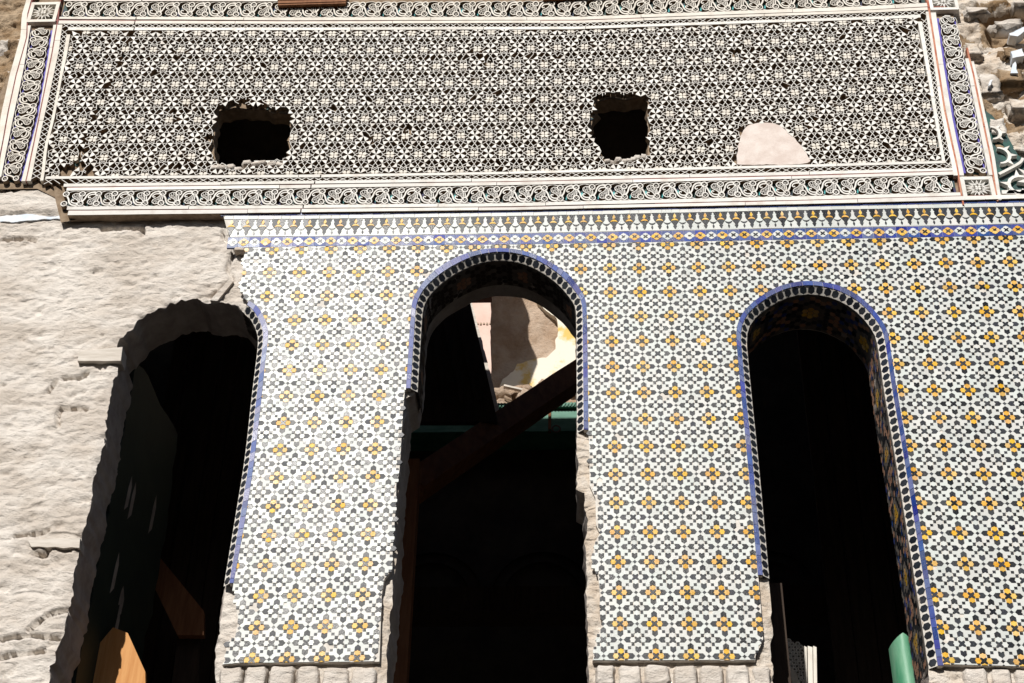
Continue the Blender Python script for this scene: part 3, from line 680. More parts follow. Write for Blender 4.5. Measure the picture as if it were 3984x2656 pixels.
# tile lining inside the openings: rows of small hexagons with ochre stars
def lining(I, depth, z_min, nm):
    E = offs(I, BEV+.004); E = [q for q in E if q[1] > z_min]; s = arc_len(E); L = s[-1]
    f = lambda t: (float(np.interp(t, s, [q[0] for q in E])), float(np.interp(t, s, [q[1] for q in E])))
    bd = G(); n = 90; P0 = [f(L*i/(n-1)) for i in range(n)]
    bd.v = [(x, .033, z) for x, z in P0] + [(x, depth, z) for x, z in P0]; bd.f = [[i, n+i, n+i+1, i+1] for i in range(n-1)]; bd.mi = [0]*len(bd.f)
    bd.obj('lining_bed', M['darkened'], tiles)
    DK = {'twhite': 'darkened', 'tyellow': 'terra', 'tblue': 'wdark', 'terra': 'wdark', 'tblack': 'wdark'}  # darker swaps put soffit shade into the lining tile colours
    gs = {'tblack': G(), 'twhite': G(), 'tyellow': G(), 'terra': G(), 'tblue': G()}
    a = .034; rows = int(L/(a*.75)); cols = int((depth-.04)/(a*.8))
    for r in range(rows):
        for q in range(cols):
            t = (r+.5)*a*.75; v = .045+(q+(.5 if r % 2 else 0)+.4)*a*.8
            if v > depth-.012: continue
            c = f(t); e = f(min(L, t+.003)); d = f(max(0, t-.003)); tx, tz = e[0]-d[0], e[1]-d[1]; l = math.hypot(tx, tz) or 1; tx /= l; tz /= l
            du, dv = ((t/.30) % 1-.5)*.30, v-(.04+depth)/2; rr = math.hypot(du, dv)
            mt = 'tyellow' if rr < .035 else 'twhite' if rr < .06 else 'tblack' if rr < .085 else ('terra' if random.random() < .3 else 'twhite' if (r+q) % 3 == 0 else 'tblue' if random.random() < .25 else 'tblack')
            T = Vector((tx, 0, tz)); Y = Vector((0, 1, 0)); Nn = Vector((tz, 0, -tx))
            cen = Vector((c[0], v, c[1]))+Nn*.0022
            vs = [tuple(cen+T*(math.cos(math.pi/3*k)*a*.44)+Y*(math.sin(math.pi/3*k)*a*.43)) for k in range(6)]
            fc = list(range(6)); nn = (Vector(vs[1])-Vector(vs[0])).cross(Vector(vs[2])-Vector(vs[1]))
            if nn.dot(Nn) < 0: fc = fc[::-1]
            gs[mt].add(vs, [fc])
    for k, g in gs.items():
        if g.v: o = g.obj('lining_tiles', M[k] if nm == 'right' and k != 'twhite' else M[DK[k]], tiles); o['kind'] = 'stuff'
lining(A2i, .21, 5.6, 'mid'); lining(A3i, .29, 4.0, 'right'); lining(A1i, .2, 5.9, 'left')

# ------------------------------------------------------------------ the carved stucco panel
YP = -.01; YG = .016
panel = empty('stucco_panel', (-.4, .02, 6.63), 'long carved white stucco panel of star lattice and scroll borders, two holes broken through', 'carved panel')
STU = [[-2.523539, 4.585402, 0.027512, -0.073359, -0.95282, -0.004942, 0.10837, 0.011915, 0.866643, -0.23031, -0.089338], [7.949823, -0.226774, -0.920311, 0.249064, 0.127366, 0.007237, -0.404629, -0.004285, 0.23062, -0.169339, 0.207116]]
def SL(i, j):
    c, k = i/30, j/7; b = (1, c, k, c*k, c*c, k*k, c*c*k, c*k*k, c**3, c**4, c**3*k)
    return (sum(p*q for p, q in zip(STU[0], b)), sum(p*q for p, q in zip(STU[1], b)))
def ln(v): return interp([at(a, b, YP) for a, b in v])
# horizontal lines of the frame (z as a function of x)
B = {}
for n, col in enumerate(('bi1', 'bi0', 'bm0', 'bw0', 'bg0', 'bs1', 'bs0', 'bx0', 'by0', 'bz0')):
    B[col] = ln([(480, (683.4, 693.5, 711, 722.6, 727, 738.7, 802, 814, 817, 833)[n]), (1200, (678.5, 689.5, 703.6, 714.3, 717.6, 730.3, 797.3, 809, 812, 824.9)[n]), (2000, (666.8, 676, 692, 703.6, 707, 719.3, 789, 801.3, 805, 815)[n]), (3100, (640, 650, 667, 679.6, 684.3, 694.3, 763.3, 777.3, 780, 792.6)[n]), (3617, (626, 636, 655, 665, 668.7, 681, 750.7, 763.4, 765.8, 780.2)[n])])
for n, col in enumerate(('ts1', 'ts0', 'tx0', 'tg0', 'tw0', 'tm0', 'ti0')):
    B[col] = ln([(270, (3, 65, 73, 79, 91, 105, 116)[n]), (1150, (5, 67, 78.6, 82.6, 92, 107, 117)[n]), (2250, (-1, 64.7, 76, 78.6, 88, 102.7, 112.7)[n]), (3350, (-38, 24.5, 38, 40, 50, 65, 75)[n]), (3600, (-54, 11, 25, 28, 39, 55, 66)[n])])
def vx(pts, cs): return (lambda L: (lambda z: float(np.interp(z, [q[1] for q in L], [q[0] for q in L]))))(sorted([at(a/cs[0]+cs[1][0], b/cs[0]+cs[1][1], YP) for a, b in pts], key=lambda q: q[1]))
k1 = (1.7617, (0, 0)); k3 = (1.7617, (2654, 0))
VL = {'i1': vx([(488, 205), (455, 395), (412, 600), (372, 820), (325, 1000), (302, 1215)], k1), 'i0': vx([(465, 190), (430, 400), (395, 600), (350, 830), (305, 1000), (280, 1215)], k1),
      'm0': vx([(430, 160), (405, 330), (375, 480), (340, 640), (280, 900), (212, 1230)], k1), 'g1': vx([(408, 30), (398, 150), (354, 400), (259, 870), (189, 1210)], k1), 'g0': vx([(400, 30), (390, 150), (345, 400), (250, 870), (180, 1210)], k1),
      's1': vx([(372, 91), (368, 160), (315, 480), (261, 800), (148, 1230)], k1), 's0': vx([(216, 100), (213, 160), (160, 480), (90, 800), (3, 1230)], k1),
      'o1': vx([(192, 100), (188, 250), (113, 520), (63, 750), (18, 1000), (-25, 1230)], k1), 'o0': vx([(184, 100), (180, 250), (105, 520), (55, 750), (10, 1000), (-34, 1230)], k1), 'x0': vx([(150, 100), (140, 250), (65, 520), (15, 750), (-30, 1000), (-75, 1230)], k1)}
VR = {'i0': vx([(1610, 115), (1675, 480), (1738, 850), (1783, 1110)], k3), 'i1': vx([(1635, 98), (1700, 480), (1760, 850), (1805, 1115)], k3), 'm0': vx([(1668, 75), (1720, 400), (1780, 800), (1850, 1145)], k3),
      'g0': vx([(1676, 0), (1738, 400), (1793, 750), (1858, 1050), (1884, 1165), (1913, 1345)], k3), 'g1': vx([(1690, 0), (1752, 400), (1807, 750), (1872, 1050), (1896, 1165), (1924, 1345)], k3),
      's0': vx([(1735, 60), (1800, 500), (1850, 800), (1920, 1140)], k3), 's1': vx([(1873, 75), (1925, 330), (1973, 560), (2033, 850), (2088, 1130)], k3),
      'o0': vx([(1905, 75), (1952, 350), (1992, 520), (2033, 720), (2103, 1050), (2150, 1330)], k3), 'o1': vx([(1912, 75), (1965, 350), (2006, 520), (2047, 720), (2116, 1050), (2160, 1330)], k3), 'x0': vx([(1935, 75), (1985, 350), (2028, 550), (2083, 800), (2140, 1060), (2182, 1330)], k3)}
XPL, XPR = -2.45, 1.80
def zt(c): return lambda x: B[c](x)
# ground plate behind all carving
gp = G()
corn = [(-3.05, 6.86), (-2.66, 6.86), (-2.56, 6.80), (-2.50, 6.637)] + [(x, B['bz0'](x)+.004) for x in np.linspace(-2.4, 1.95, 30)] + [(2.08, 6.66), (2.10, 6.75), (2.05, 7.0), (2.0, 7.25), (1.975, 7.6), (1.965, 7.9), (1.97, 8.4), (-2.9, 8.4)]
pv = [Vector(q) for q in corn]; ee = [(i, (i+1) % len(pv)) for i in range(len(pv))]
for l in (S1, S2):
    n = len(pv); pv += [Vector(q) for q in l]; ee += [(n+i, n+(i+1) % len(l)) for i in range(len(l))]
r = delaunay_2d_cdt(pv, ee, [], 0, 1e-6); vv = [(v.x, v.y) for v in r[0]]
for t in r[2]:
    cx = sum(vv[i][0] for i in t)/3; cz = sum(vv[i][1] for i in t)/3
    if inside(S1, cx, cz) or inside(S2, cx, cz) or not inside(corn, cx, cz): continue
    a, b, c = (vv[i] for i in t); cr = (b[0]-a[0])*(c[1]-a[1])-(b[1]-a[1])*(c[0]-a[0])
    gp.f.append(list(t) if cr > 0 else list(t)[::-1]); gp.mi.append(0)
gp.v = [(x, YG+.004, z) for x, z in vv]
rim = G(); rim.prism(corn, YG+.0045, .045); gp.obj('ground', M['dust'], panel)
lo = G(); lo.prism([(-2.50, 6.66), (1.95, 6.66), (1.95, 6.70), (-2.50, 6.72)], YG+.006, .045); lo.obj('backing', M['stuccowarm'], panel)
# crack lines across the panel: pieces stop at them
CR1 = interp([(6.6, -2.50), (7.2, -2.47), (7.6, -2.40), (7.85, -2.365), (7.95, -2.345), (8.0, -2.35), (8.3, -2.33)])
CR2 = interp([(6.6, -1.345), (6.70, -1.315), (6.80, -1.30), (6.86, -1.265), (6.9, -1.24)])
def rail(name, xa, xb, z0f, z1f, yf, yb, mt, cracks=True, lo=.5, hi=1.1):
    x = xa
    while x < xb-.001:
        x2 = min(xb, x+random.uniform(lo, hi))
        if xb-x2 < .12: x2 = xb
        if cracks:
            for C in (CR1, CR2):
                xc = C(z0f((x+x2)/2))
                top = z0f(x) > 7.5
                if x+.02 < xc < x2-.02 and ((C is CR1) == top): x2 = xc
        xs = [x] + [x+(x2-x)*i/12 for i in range(1, 12)] + [x2]
        g = .0011
        if cracks: 
            gl_ = .003 if any(abs(x-C(z0f(x))) < .004 for C in (CR1, CR2)) else g; gr = .003 if any(abs(x2-C(z0f(x2))) < .004 for C in (CR1, CR2)) else g
        else: gl_ = gr = g
        xs[0] += gl_; xs[-1] -= gr
        wv = lambda q, s: .0011*noise.noise(Vector((q*7, s, 0)))+.0006*noise.noise(Vector((q*33, s+4, 0)))
        ga = G(); ga.side = 1; off = random.uniform(-.0012, .0012)
        ga.prism([(q, z0f(q)+wv(q, 1)) for q in xs] + [(q, z1f(q)+wv(q, 2)) for q in xs[::-1]], yf+off, yb); ga.obj(name, [mt, M['dust']], panel); x = x2
def vrail(name, z0, z1, x0f, x1f, yf, yb, mt, lo=.35, hi=.8):
    z = z0
    while z < z1-.001:
        z2 = min(z1, z+random.uniform(lo, hi))
        if z1-z2 < .1: z2 = z1
        zs = [z+.001] + [z+(z2-z)*i/10 for i in range(1, 10)] + [z2-.001]
        wv = lambda q, s: .0011*noise.noise(Vector((s, q*7, 0)))+.0006*noise.noise(Vector((s+4, q*33, 0)))
        ga = G(); off = random.uniform(-.0012, .0012)
        ga.prism([(x0f(q)+wv(q, 1), q) for q in zs] + [(x1f(q)+wv(q, 2), q) for q in zs[::-1]], yf+off, yb); ga.obj(name, mt, panel); z = z2
ws, wm = M['stucco'], M['stuccowarm']
xl = lambda k, z: VL[k](z); xr = lambda k, z: VR[k](z)
ZBL = 6.885   # the left upright is broken off here
rail('moulding', -2.62, VR['i1'](6.88)-.001, B['bi0'], B['bi1'], YP, YG+.004, ws)
rail('moulding', -2.52, VR['g0'](6.82), B['bw0'], B['bm0'], YP, YG+.004, ws)
rail('groove', -2.50, VR['g0'](6.81), B['bg0'], B['bw0'], YP+.0025, YG+.005, M['red'], False, 1, 2)
rail('moulding', -2.50, VR['g0'](6.80), B['bs1'], B['bg0'], YP, YG+.004, ws)
rail('moulding', -2.475, VR['g0'](6.67), B['bx0'], B['bs0'], YP, YG+.004, ws)
rail('groove', -2.465, 1.99, B['by0'], B['bx0'], YP+.0025, YG+.005, M['red'], False, 1, 2)
rail('moulding', -2.465, 2.45, B['bz0'], B['by0'], YP, YG+.03, ws)
rail('moulding', VL['i0'](7.96), VR['i1'](7.92), B['ti0'], B['tm0'], YP, YG+.004, ws)
rail('moulding', VL['g1'](8.0), VR['g0'](7.97), B['tw0'], B['tg0'], YP, YG+.004, wm)
rail('groove', -2.92, 1.93, B['tg0'], B['tx0'], YP+.0025, YG+.005, M['red'], False, 1, 2)
rail('moulding', VL['g1'](8.03), VR['g0'](8.02), B['tx0'], B['ts0'], YP, YG+.004, wm)
rail('moulding', VL['g1'](8.03), at(1080, 6, YP)[0], B['ts1'], lambda x: B['ts1'](x)+.03, YP, YG+.004, wm)
ztop = lambda x: 8.45
vrail('moulding', ZBL, 7.93, VL['i0'], VL['i1'], YP-.0004, YG+.004, wm)
vrail('moulding', ZBL, 8.008, VL['g1'], VL['m0'], YP-.0004, YG+.004, wm)
vrail('groove', ZBL, 8.4, VL['g0'], VL['g1'], YP+.0025, YG+.005, M['red'])
vrail('moulding', ZBL, 8.008, VL['s1'], VL['g0'], YP-.0004, YG+.004, wm)
vrail('moulding', ZBL+.03, 8.008, VL['o1'], VL['s0'], YP-.0004, YG+.004, wm)
vrail('groove', ZBL+.03, 8.4, VL['o0'], VL['o1'], YP+.0025, YG+.005, M['red'])
vrail('moulding', ZBL+.05, 8.4, VL['x0'], VL['o0'], YP-.0004, YG+.02, wm)
vrail('moulding', B['bi0'](1.77)+.001, 7.90, VR['i0'], VR['i1'], YP-.0004, YG+.004, ws)
vrail('moulding', 6.823, 7.972, VR['m0'], VR['g0'], YP-.0004, YG+.004, ws)
vrail('groove', 6.64, 8.4, VR['g0'], VR['g1'], YP+.0025, YG+.005, M['orange'])
vrail('moulding', 6.823, 7.965, VR['g1'], VR['s0'], YP-.0004, YG+.004, ws)
vrail('moulding', 6.823, 7.62, VR['s1'], VR['o0'], YP-.0004, YG+.004, ws)
vrail('groove', 6.66, 7.70, VR['o0'], VR['o1'], YP+.0025, YG+.005, M['orange'])
vrail('moulding', 6.665, 7.60, VR['o1'], VR['x0'], YP-.0004, YG+.01, ws)
# ---- star lattice
def hole(x, z, m_=0.0):
    return inside(S1, x, z) or inside(S2, x, z) or inside(PATCH, x, z)
def okz(x, z):
    zl, zh = B['bi1'](x), B['ti0'](x)
    return zl-.004 < z < zh+.004 and VL['i1'](z)-.004 < x < VR['i0'](z)+.004 and not hole(x, z) and not (x < -2.38 and z < 7.0 and fn(x, z, 14, 2, 3) > .25)
quad = [((0, 178), (75, 178)), ((75, 175), (0, 268)), ((0, 268), (87, 378)), ((87, 378), (97, 436)), ((87, 378), (242, 306)), ((0, 443), (83, 390)),
        ((182, 78), (237, 3)), ((182, 78), (277, 110)), ((277, 110), (273, 178)), ((272, 178), (387, 178)), ((237, 3), (370, 65)), ((370, 65), (372, 172)), ((387, 176), (484, 118)),
        ((75, 175), (182, 78)), ]
quad2 = quad + [((484-a[0], 612-a[1]), (484-b[0], 612-b[1])) for a, b in quad]
ribs = G(); ribs.side = 1
IMIN, IMAX, JMAX = -2, 32, 8
def toS(si, sj, dx, dz, u, v): return SL(si+dx*u/484*.5, sj+dz*v/612)
seen = set()
stars = []
for j in range(-1, JMAX+1):
    for ii in range(IMIN*2, IMAX*2+1):
        i = ii/2
        # rows with odd j have flowers at whole i and stars at half i
        fl = (abs(i-round(i)) < .01) == (j % 2 == 1)
        if not fl: stars.append((i, j))
flowers = [(i+.5, j) for i, j in stars]
for (i, j) in stars:
    for dx in (-1, 1):
        for dz in (-1, 1):
            for a, b in quad2:
                pa = SL(i+dx*a[0]/968, j+dz*a[1]/612); pb = SL(i+dx*b[0]/968, j+dz*b[1]/612)
                if not (okz(*pa) and okz(*pb)): continue
                mx, mz = (pa[0]+pb[0])/2, (pa[1]+pb[1])/2
                key = (round(mx*400), round(mz*400))
                if key in seen: continue
                seen.add(key)
                if abs(mx-CR1(mz)) < .006 and mz > 7.0: continue
                if fn(mx, mz, 3.3, 2, 8) > .45 and random.random() < .2: continue   # broken ribs
                if random.random() < .006: continue
                jx = lambda: random.uniform(-.0008, .0008); y0 = YP+.0015+random.uniform(0, .002)
                ribs.ribbon([(pa[0]+jx(), pa[1]+jx()), (pb[0]+jx(), pb[1]+jx())], .0030, y0, YG+.005)
# frame lattice strips: crossing diagonals in the narrow border
def diag_strip(n, pos, half):
    for i in range(n):
        for s in (0, 1):
            a = pos(i, 0 if s == 0 else 1); b = pos(i+1, 1 if s == 0 else 0)
            if random.random() < .03 or hole((a[0]+b[0])/2, (a[1]+b[1])/2): continue
            if a[0] < -2.42 and a[1] < 6.9 and random.random() < .5 and a[0] > -2.60: continue
            ribs.ribbon([a, ((a[0]+b[0])/2, (a[1]+b[1])/2), b], .0032, YP+.001+random.uniform(0, .002), YG+.005)
xa, xb = -2.62, VR['m0'](6.86); n = round((xb-xa)/.0405)
diag_strip(n, lambda i, t: (xa+(xb-xa)*i/n, (lambda x: B['bm0'](x)+(B['bi0'](x)-B['bm0'](x))*t)(xa+(xb-xa)*i/n)), 0)
xa2, xb2 = VL['m0'](7.98), VR['m0'](7.95); n2 = round((xb2-xa2)/.0335)
diag_strip(n2, lambda i, t: (xa2+(xb2-xa2)*i/n2, (lambda x: B['tm0'](x)+(B['tw0'](x)-B['tm0'](x))*t)(xa2+(xb2-xa2)*i/n2)), 0)
n3 = 30
diag_strip(n3, lambda i, t: (lambda z: (VL['m0'](z)+(VL['i0'](z)-VL['m0'](z))*t, z))(6.90+(7.97-6.90)*i/n3), 0)
diag_strip(n3, lambda i, t: (lambda z: (VR['i1'](z)+(VR['m0'](z)-VR['i1'](z))*t, z))(6.88+(7.92-6.88)*i/n3), 0)
o = ribs.obj('lattice_ribs', [ws, M['dust']], panel); o['kind'] = 'stuff'
# six-bladed stars (four big blades and the two joining bow ties) and four-petalled flowers
def blade_poly(i, j, dx, dz): return [SL(i+dx*u/968, j+dz*v/612) for u, v in ((-3, -2), (184, 76), (150, 120), (74, 176))]
def bow_poly(i, j, dx, dz): return [SL(i+dx*u/968, j+dz*v/612) for u, v in ((90, 180), (274, 177), (262, 240), (240, 306))]
nb = 0; bows = []
for (i, j) in stars:
    g = G(); g.side = 1; c = SL(i, j); parts = 0
    for dx in (-1, 1):
        for dz in (-1, 1):
            p = [q for q in blade_poly(i, j, dx, dz)]
            cx, cz = sum(q[0] for q in p)/4, sum(q[1] for q in p)/4
            if okz(cx, cz) and not (abs(cx-CR1(cz)) < .01 and cz > 7.2) and random.random() > .01:
                g.prism([(q[0]-c[0], q[1]-c[1]) for q in p], YP+random.uniform(-.001, .001), YG+.005); parts += 1
            p = bow_poly(i, j, dx, dz); cx, cz = sum(q[0] for q in p)/4, sum(q[1] for q in p)/4
            if okz(cx, cz) and random.random() > .01: bows.append(p)
    if parts: link('star_blades', g.mesh('star_blades', [ws, M['dust']]), panel, Matrix.Translation((c[0], 0, c[1])))
random.shuffle(bows); rest = G(); rest.side = 1
bows.sort(key=lambda p: p[0][1])
for n, p in enumerate(bows):
    if n < 290:
        c = p[3]; g = G(); g.side = 1; g.prism([(q[0]-c[0], q[1]-c[1]) for q in p], YP+random.uniform(-.001, .001), YG+.005)
        link('bow_triangle', g.mesh('bow_triangle', [ws, M['dust']]), panel, Matrix.Translation((c[0], 0, c[1])))
    else: rest.prism(p, YP+random.uniform(-.001, .001), YG+.005)
if rest.v: o = rest.obj('bow_triangles', [ws, M['dust']], panel); o['kind'] = 'stuff'
fg = G()
for q in range(4):
    a0 = math.pi/4+q*math.pi/2; pts = []
    for r_, da in ((.004, -.6), (.013, -.62), (.0205, -.50), (.0225, -.22), (.0205, 0), (.0225, .22), (.0205, .50), (.013, .62), (.004, .6)):
        pts.append((r_*1.02*math.cos(a0+da), r_*.98*math.sin(a0+da)))
    fg.prism(pts, YP+.003, YG+.004)
fmesh = fg.mesh('carved_flower', wm)
sg = G(); sp_ = []
for dx, dz in ((1, 1), (-1, 1), (-1, -1), (1, -1)):
    q = [(247, 0), (114, 65), (112, 172), (0, 122)]
    if dx*dz < 0: q = q[::-1]
    sp_ += [(dx*a/968*.1465, dz*b/612*.1315) for a, b in q[(0 if True else 1):]]
pl = []
for q in sp_:
    if not pl or math.hypot(q[0]-pl[-1][0], q[1]-pl[-1][1]) > 1e-4: pl.append(q)
if math.hypot(pl[0][0]-pl[-1][0], pl[0][1]-pl[-1][1]) < 1e-4: pl.pop()
pl.sort(key=lambda q: math.atan2(q[1], q[0]))
sgm = {}
for k in ('greeng', 'rose', 'dust', 'navy', 'turq', 'lilac'):
    g = G(); g.prism(pl, YG-.001, YG+.004); sgm[k] = g.mesh('flower_ground', M[k])
for (i, j) in flowers:
    c = SL(i, j)
    if not okz(*c) and not okz(c[0]+.012, c[1]) and not okz(c[0], c[1]+.01) and not okz(c[0], c[1]-.01): continue
    if hole(*c) or hole(c[0]+.02, c[1]) or hole(c[0]-.02, c[1]) or hole(c[0], c[1]+.02) or hole(c[0], c[1]-.02): continue
    if c[0] < VL['i0'](c[1])+.012 or c[0] > VR['i1'](c[1])-.012: continue
    if abs(c[1]-B['bi1'](c[0])) < .02 or abs(c[1]-B['ti0'](c[0])) < .02:
        g = G()      # cut in half by the frame
        up = abs(c[1]-B['bi1'](c[0])) < .02
        lim = (B['bi1'](c[0]) if up else B['ti0'](c[0]))-c[1]
        for f_ in fmesh.polygons[:]:
            if len(f_.vertices) == 9 and f_.normal.y < -.5:
                pp = [(fmesh.vertices[v].co.x, fmesh.vertices[v].co.z) for v in f_.vertices]
                pp = clip(pp, (0, lim), (0, 1 if up else -1))
                if len(pp) > 2: g.prism(pp, YP+.003, YG+.004)
        if g.v: o = link('carved_flower', g.mesh('carved_flower', wm), panel, Matrix.Translation((c[0], 0, c[1])))
        continue
    rot = random.choice((0, 0, 0, .08, -.08, .2))
    o = link('carved_flower', fmesh, panel, Matrix.Translation((c[0], 0, c[1])) @ Matrix.Rotation(rot, 4, 'Y'))
    k = random.choices(('greeng', 'rose', 'dust', 'navy', 'turq', 'lilac'), (5, 6, 3, 4, 1.4, 1))[0]
    s = link('flower_ground', sgm[k], None, Matrix.Translation((c[0], 0, c[1]))); s.parent = o; s.matrix_parent_inverse = o.matrix_world.inverted()
# smooth repair patch
g = G(); ptc = jag(resample(PATCH, .012, True), .006)
g.prism(ptc, YP+.001, YG+.005); g.obj('plaster_patch', M['patch'], panel)
# ---- scroll borders: one unit = two ringed knots, an S-shaped stem, a curl and a seed cone
def scroll(flip, seed):
    u, h = .0855, .108
    g = G(); g.side = 1; yf, yb = YP+.002, YG+.004
    def Q(p): return [(x*u, ((1-z if flip else z)-.5)*h) for x, z in p]
    for zc in (.8, .2):
        c = Q([(0, zc)])[0]; g.ring(c, .0178, .0122, yf-.001, yb, 18)
        for a in (math.pi/4, -math.pi/4):
            dx, dz = .012*math.cos(a), .012*math.sin(a); g.ribbon([(c[0]-dx, c[1]-dz), (c[0]+dx, c[1]+dz)], .0020, yf+.002, yb)
    g.ribbon(catmull(Q([(.06, .30), (.22, .52), (.30, .72), (.46, .86), (.66, .90), (.80, .86), (.78, .78), (.60, .765), (.46, .71), (.40, .62), (.48, .555), (.56, .60), (.50, .655)])), [.0085]*28+[.0075]*30, yf, yb) if False else None
    p = catmull(Q([(.06, .30), (.22, .52), (.30, .72), (.46, .86), (.66, .90), (.80, .86), (.78, .78), (.60, .765), (.46, .71), (.40, .62), (.48, .555), (.56, .60)]), 3)
    g.ribbon(p, [.0088-.0035*k/len(p) for k in range(len(p))], yf, yb)
    # seed cone: outline and inner net
    ol = Q([(.42, .26), (.44, .38), (.55, .47), (.70, .53), (.82, .63), (.92, .78), (.93, .60), (.91, .42), (.84, .26), (.72, .165), (.56, .17), (.42, .26)])
    g.ribbon(catmull(ol, 3), .0040, yf, yb)
    for a, b in (((.45, .36), (.86, .26)), ((.52, .46), (.91, .38)), ((.68, .52), (.92, .50)), ((.50, .2), (.62, .50)), ((.64, .17), (.76, .57)), ((.78, .2), (.86, .66)), ((.56, .46), (.72, .17)), ((.72, .54), (.86, .29))):
        g.ribbon(Q([a, b]), .0021, yf+.0015, yb)
    # thick stem from the next upper knot down to the lower one, and the thin edge lines
    g.ribbon(catmull(Q([(1.02, .66), (1.03, .50), (1.0, .34)]), 3), .0055, yf+.001, yb)
    g.ribbon(catmull(Q([(.16, .90), (.35, .965), (.6, .985), (.86, .92)]), 4), .0030, yf+.001, yb)
    g.ribbon(catmull(Q([(.16, .10), (.35, .035), (.6, .02), (.86, .08)]), 4), .0030, yf+.001, yb)
    g.ribbon(catmull(Q([(.86, .12), (.80, .165), (.74, .17)]), 3), .004, yf+.001, yb)
    return g
smesh = {}
for fl in (0, 1):
    for k, mt in (('w', ws), ('c', wm)): smesh[(fl, k)] = scroll(fl, 1).mesh('scroll_unit', [mt, M['dust']])
def ground_bits(flip):
    u, h = .0855, .108; out = {}
    def Q(p): return [(x*u, ((1-z if flip else z)-.5)*h) for x, z in p]
    rr = [(.115*math.cos(k*math.pi/4)*1.25, .115*math.sin(k*math.pi/4)) for k in range(8)]
    out['red'] = [Q([(x*1.0, z+.8) for x, z in rr]), Q([(x*1.0, z+.2) for x, z in rr])]
    out['turq'] = [Q([(.26, .36), (.40, .30), (.43, .44), (.34, .58)]), Q([(.90, .62), (1.0, .60), (1.0, .40), (.94, .40)])]
    out['greeng'] = [Q([(.44, .50), (.9, .74), (.60, .73), (.48, .66)]), Q([(.74, .16), (.95, .16), (.96, .40), (.9, .38)])]
    out['lilac'] = [Q([(.08, .62), (.16, .62), (.18, .44), (.08, .40)])]
    return out
gmesh = {}
for fl in (0, 1):
    for k, ps in ground_bits(fl).items():
        g = G()
        for p in ps: g.prism(p, YG-.001 if k != 'red' else YG-.002, YG+.004)
        gmesh[(fl, k)] = g.mesh('scroll_ground', M[k])
def place_scroll(M4, fl, k, cx, cz, lines=True, cut=None):
    o = link('scroll_unit', smesh[(fl, k)], panel, M4)
    for c in ('red', 'turq', 'greeng', 'lilac'):
        if c in ('turq', 'lilac') and random.random() < .45: continue
        s = link('scroll_ground', gmesh[(fl, c)], None, M4.copy()); s.parent = o; s.matrix_parent_inverse = o.matrix_world.inverted()
slab('band_ground', -2.50, 1.80, B['bs0'], B['bs1'], YG, YG+.005, M['navy'], panel)
slab('band_ground', VL['g1'](8.05), VR['g0'](8.02), B['ts0'], B['ts1'], YG, YG+.005, M['navy'], panel)
for n in range(-1, 54):
    x0, x1 = XS(n), XS(n+1); zc = (B['bs0'](x0)+B['bs1'](x0))/2; z2 = (B['bs0'](x1)+B['bs1'](x1))/2
    if x0 < -2.51 or x1 > 1.83: continue
    place_scroll(Matrix.Translation((x0, 0, zc)) @ Matrix.Rotation(-math.atan2(z2-zc, x1-x0), 4, 'Y') @ Matrix.Diagonal(((x1-x0)/.0855, 1, (B['bs1'](x0)-B['bs0'](x0))/.108, 1)), n % 2, 'w', x0, zc)
xa, xb = VL['g1'](8.05)+.035, VR['g0'](8.02)-.03; nn = round((xb-xa)/.0835)
for n in range(nn):
    x0, x1 = xa+(xb-xa)*n/nn, xa+(xb-xa)*(n+1)/nn; zc = (B['ts0'](x0)+B['ts1'](x0))/2; z2 = (B['ts0'](x1)+B['ts1'](x1))/2
    place_scroll(Matrix.Translation((x0, 0, zc)) @ Matrix.Rotation(-math.atan2(z2-zc, x1-x0), 4, 'Y') @ Matrix.Diagonal(((x1-x0)/.0855, 1, (B['ts1'](x0)-B['ts0'](x0))/.108, 1)), n % 2, 'c', x0, zc)
def vband(V, z0, z1, k, n):
    zs = np.linspace(z0, z1, 24); g = G()
    g.prism([(V['s0'](z) if V is VR else V['s0'](z), z) for z in zs] + [(V['s1'](z), z) for z in zs[::-1]], YG, YG+.005); g.obj('band_ground', M['navy'], panel)
    for side in ('s0', 's1'):    # violet edge lines either side of the scroll
        g = G(); sg_ = 1 if side == 's0' else -1
        g.prism([(V[side](z)+sg_*.0005, z) for z in zs] + [(V[side](z)+sg_*.016, z) for z in zs[::-1]], YG-.008, YG+.004); g.obj('band_edge', M['violet'], panel)
    for i in range(n):
        za, zb = z0+(z1-z0)*i/n, z0+(z1-z0)*(i+1)/n; c = (V['s0'](za)+V['s1'](za))/2; c2 = (V['s0'](zb)+V['s1'](zb))/2
        wd = (V['s1'](za)-V['s0'](za))*.86; sh_ = -.005 if V is VL else .006
        R_ = Matrix.Rotation(-math.atan2(zb-za, c2-c), 4, 'Y')
        place_scroll(Matrix.Translation((c+sh_, 0, za)) @ R_ @ Matrix.Diagonal((math.hypot(zb-za, c2-c)/.0855, 1, wd/.108, 1)), i % 2, k, c, za)
vband(VL, ZBL+.02, 7.985, 'c', 13); vband(VR, 6.855, 7.94, 'w', 13)
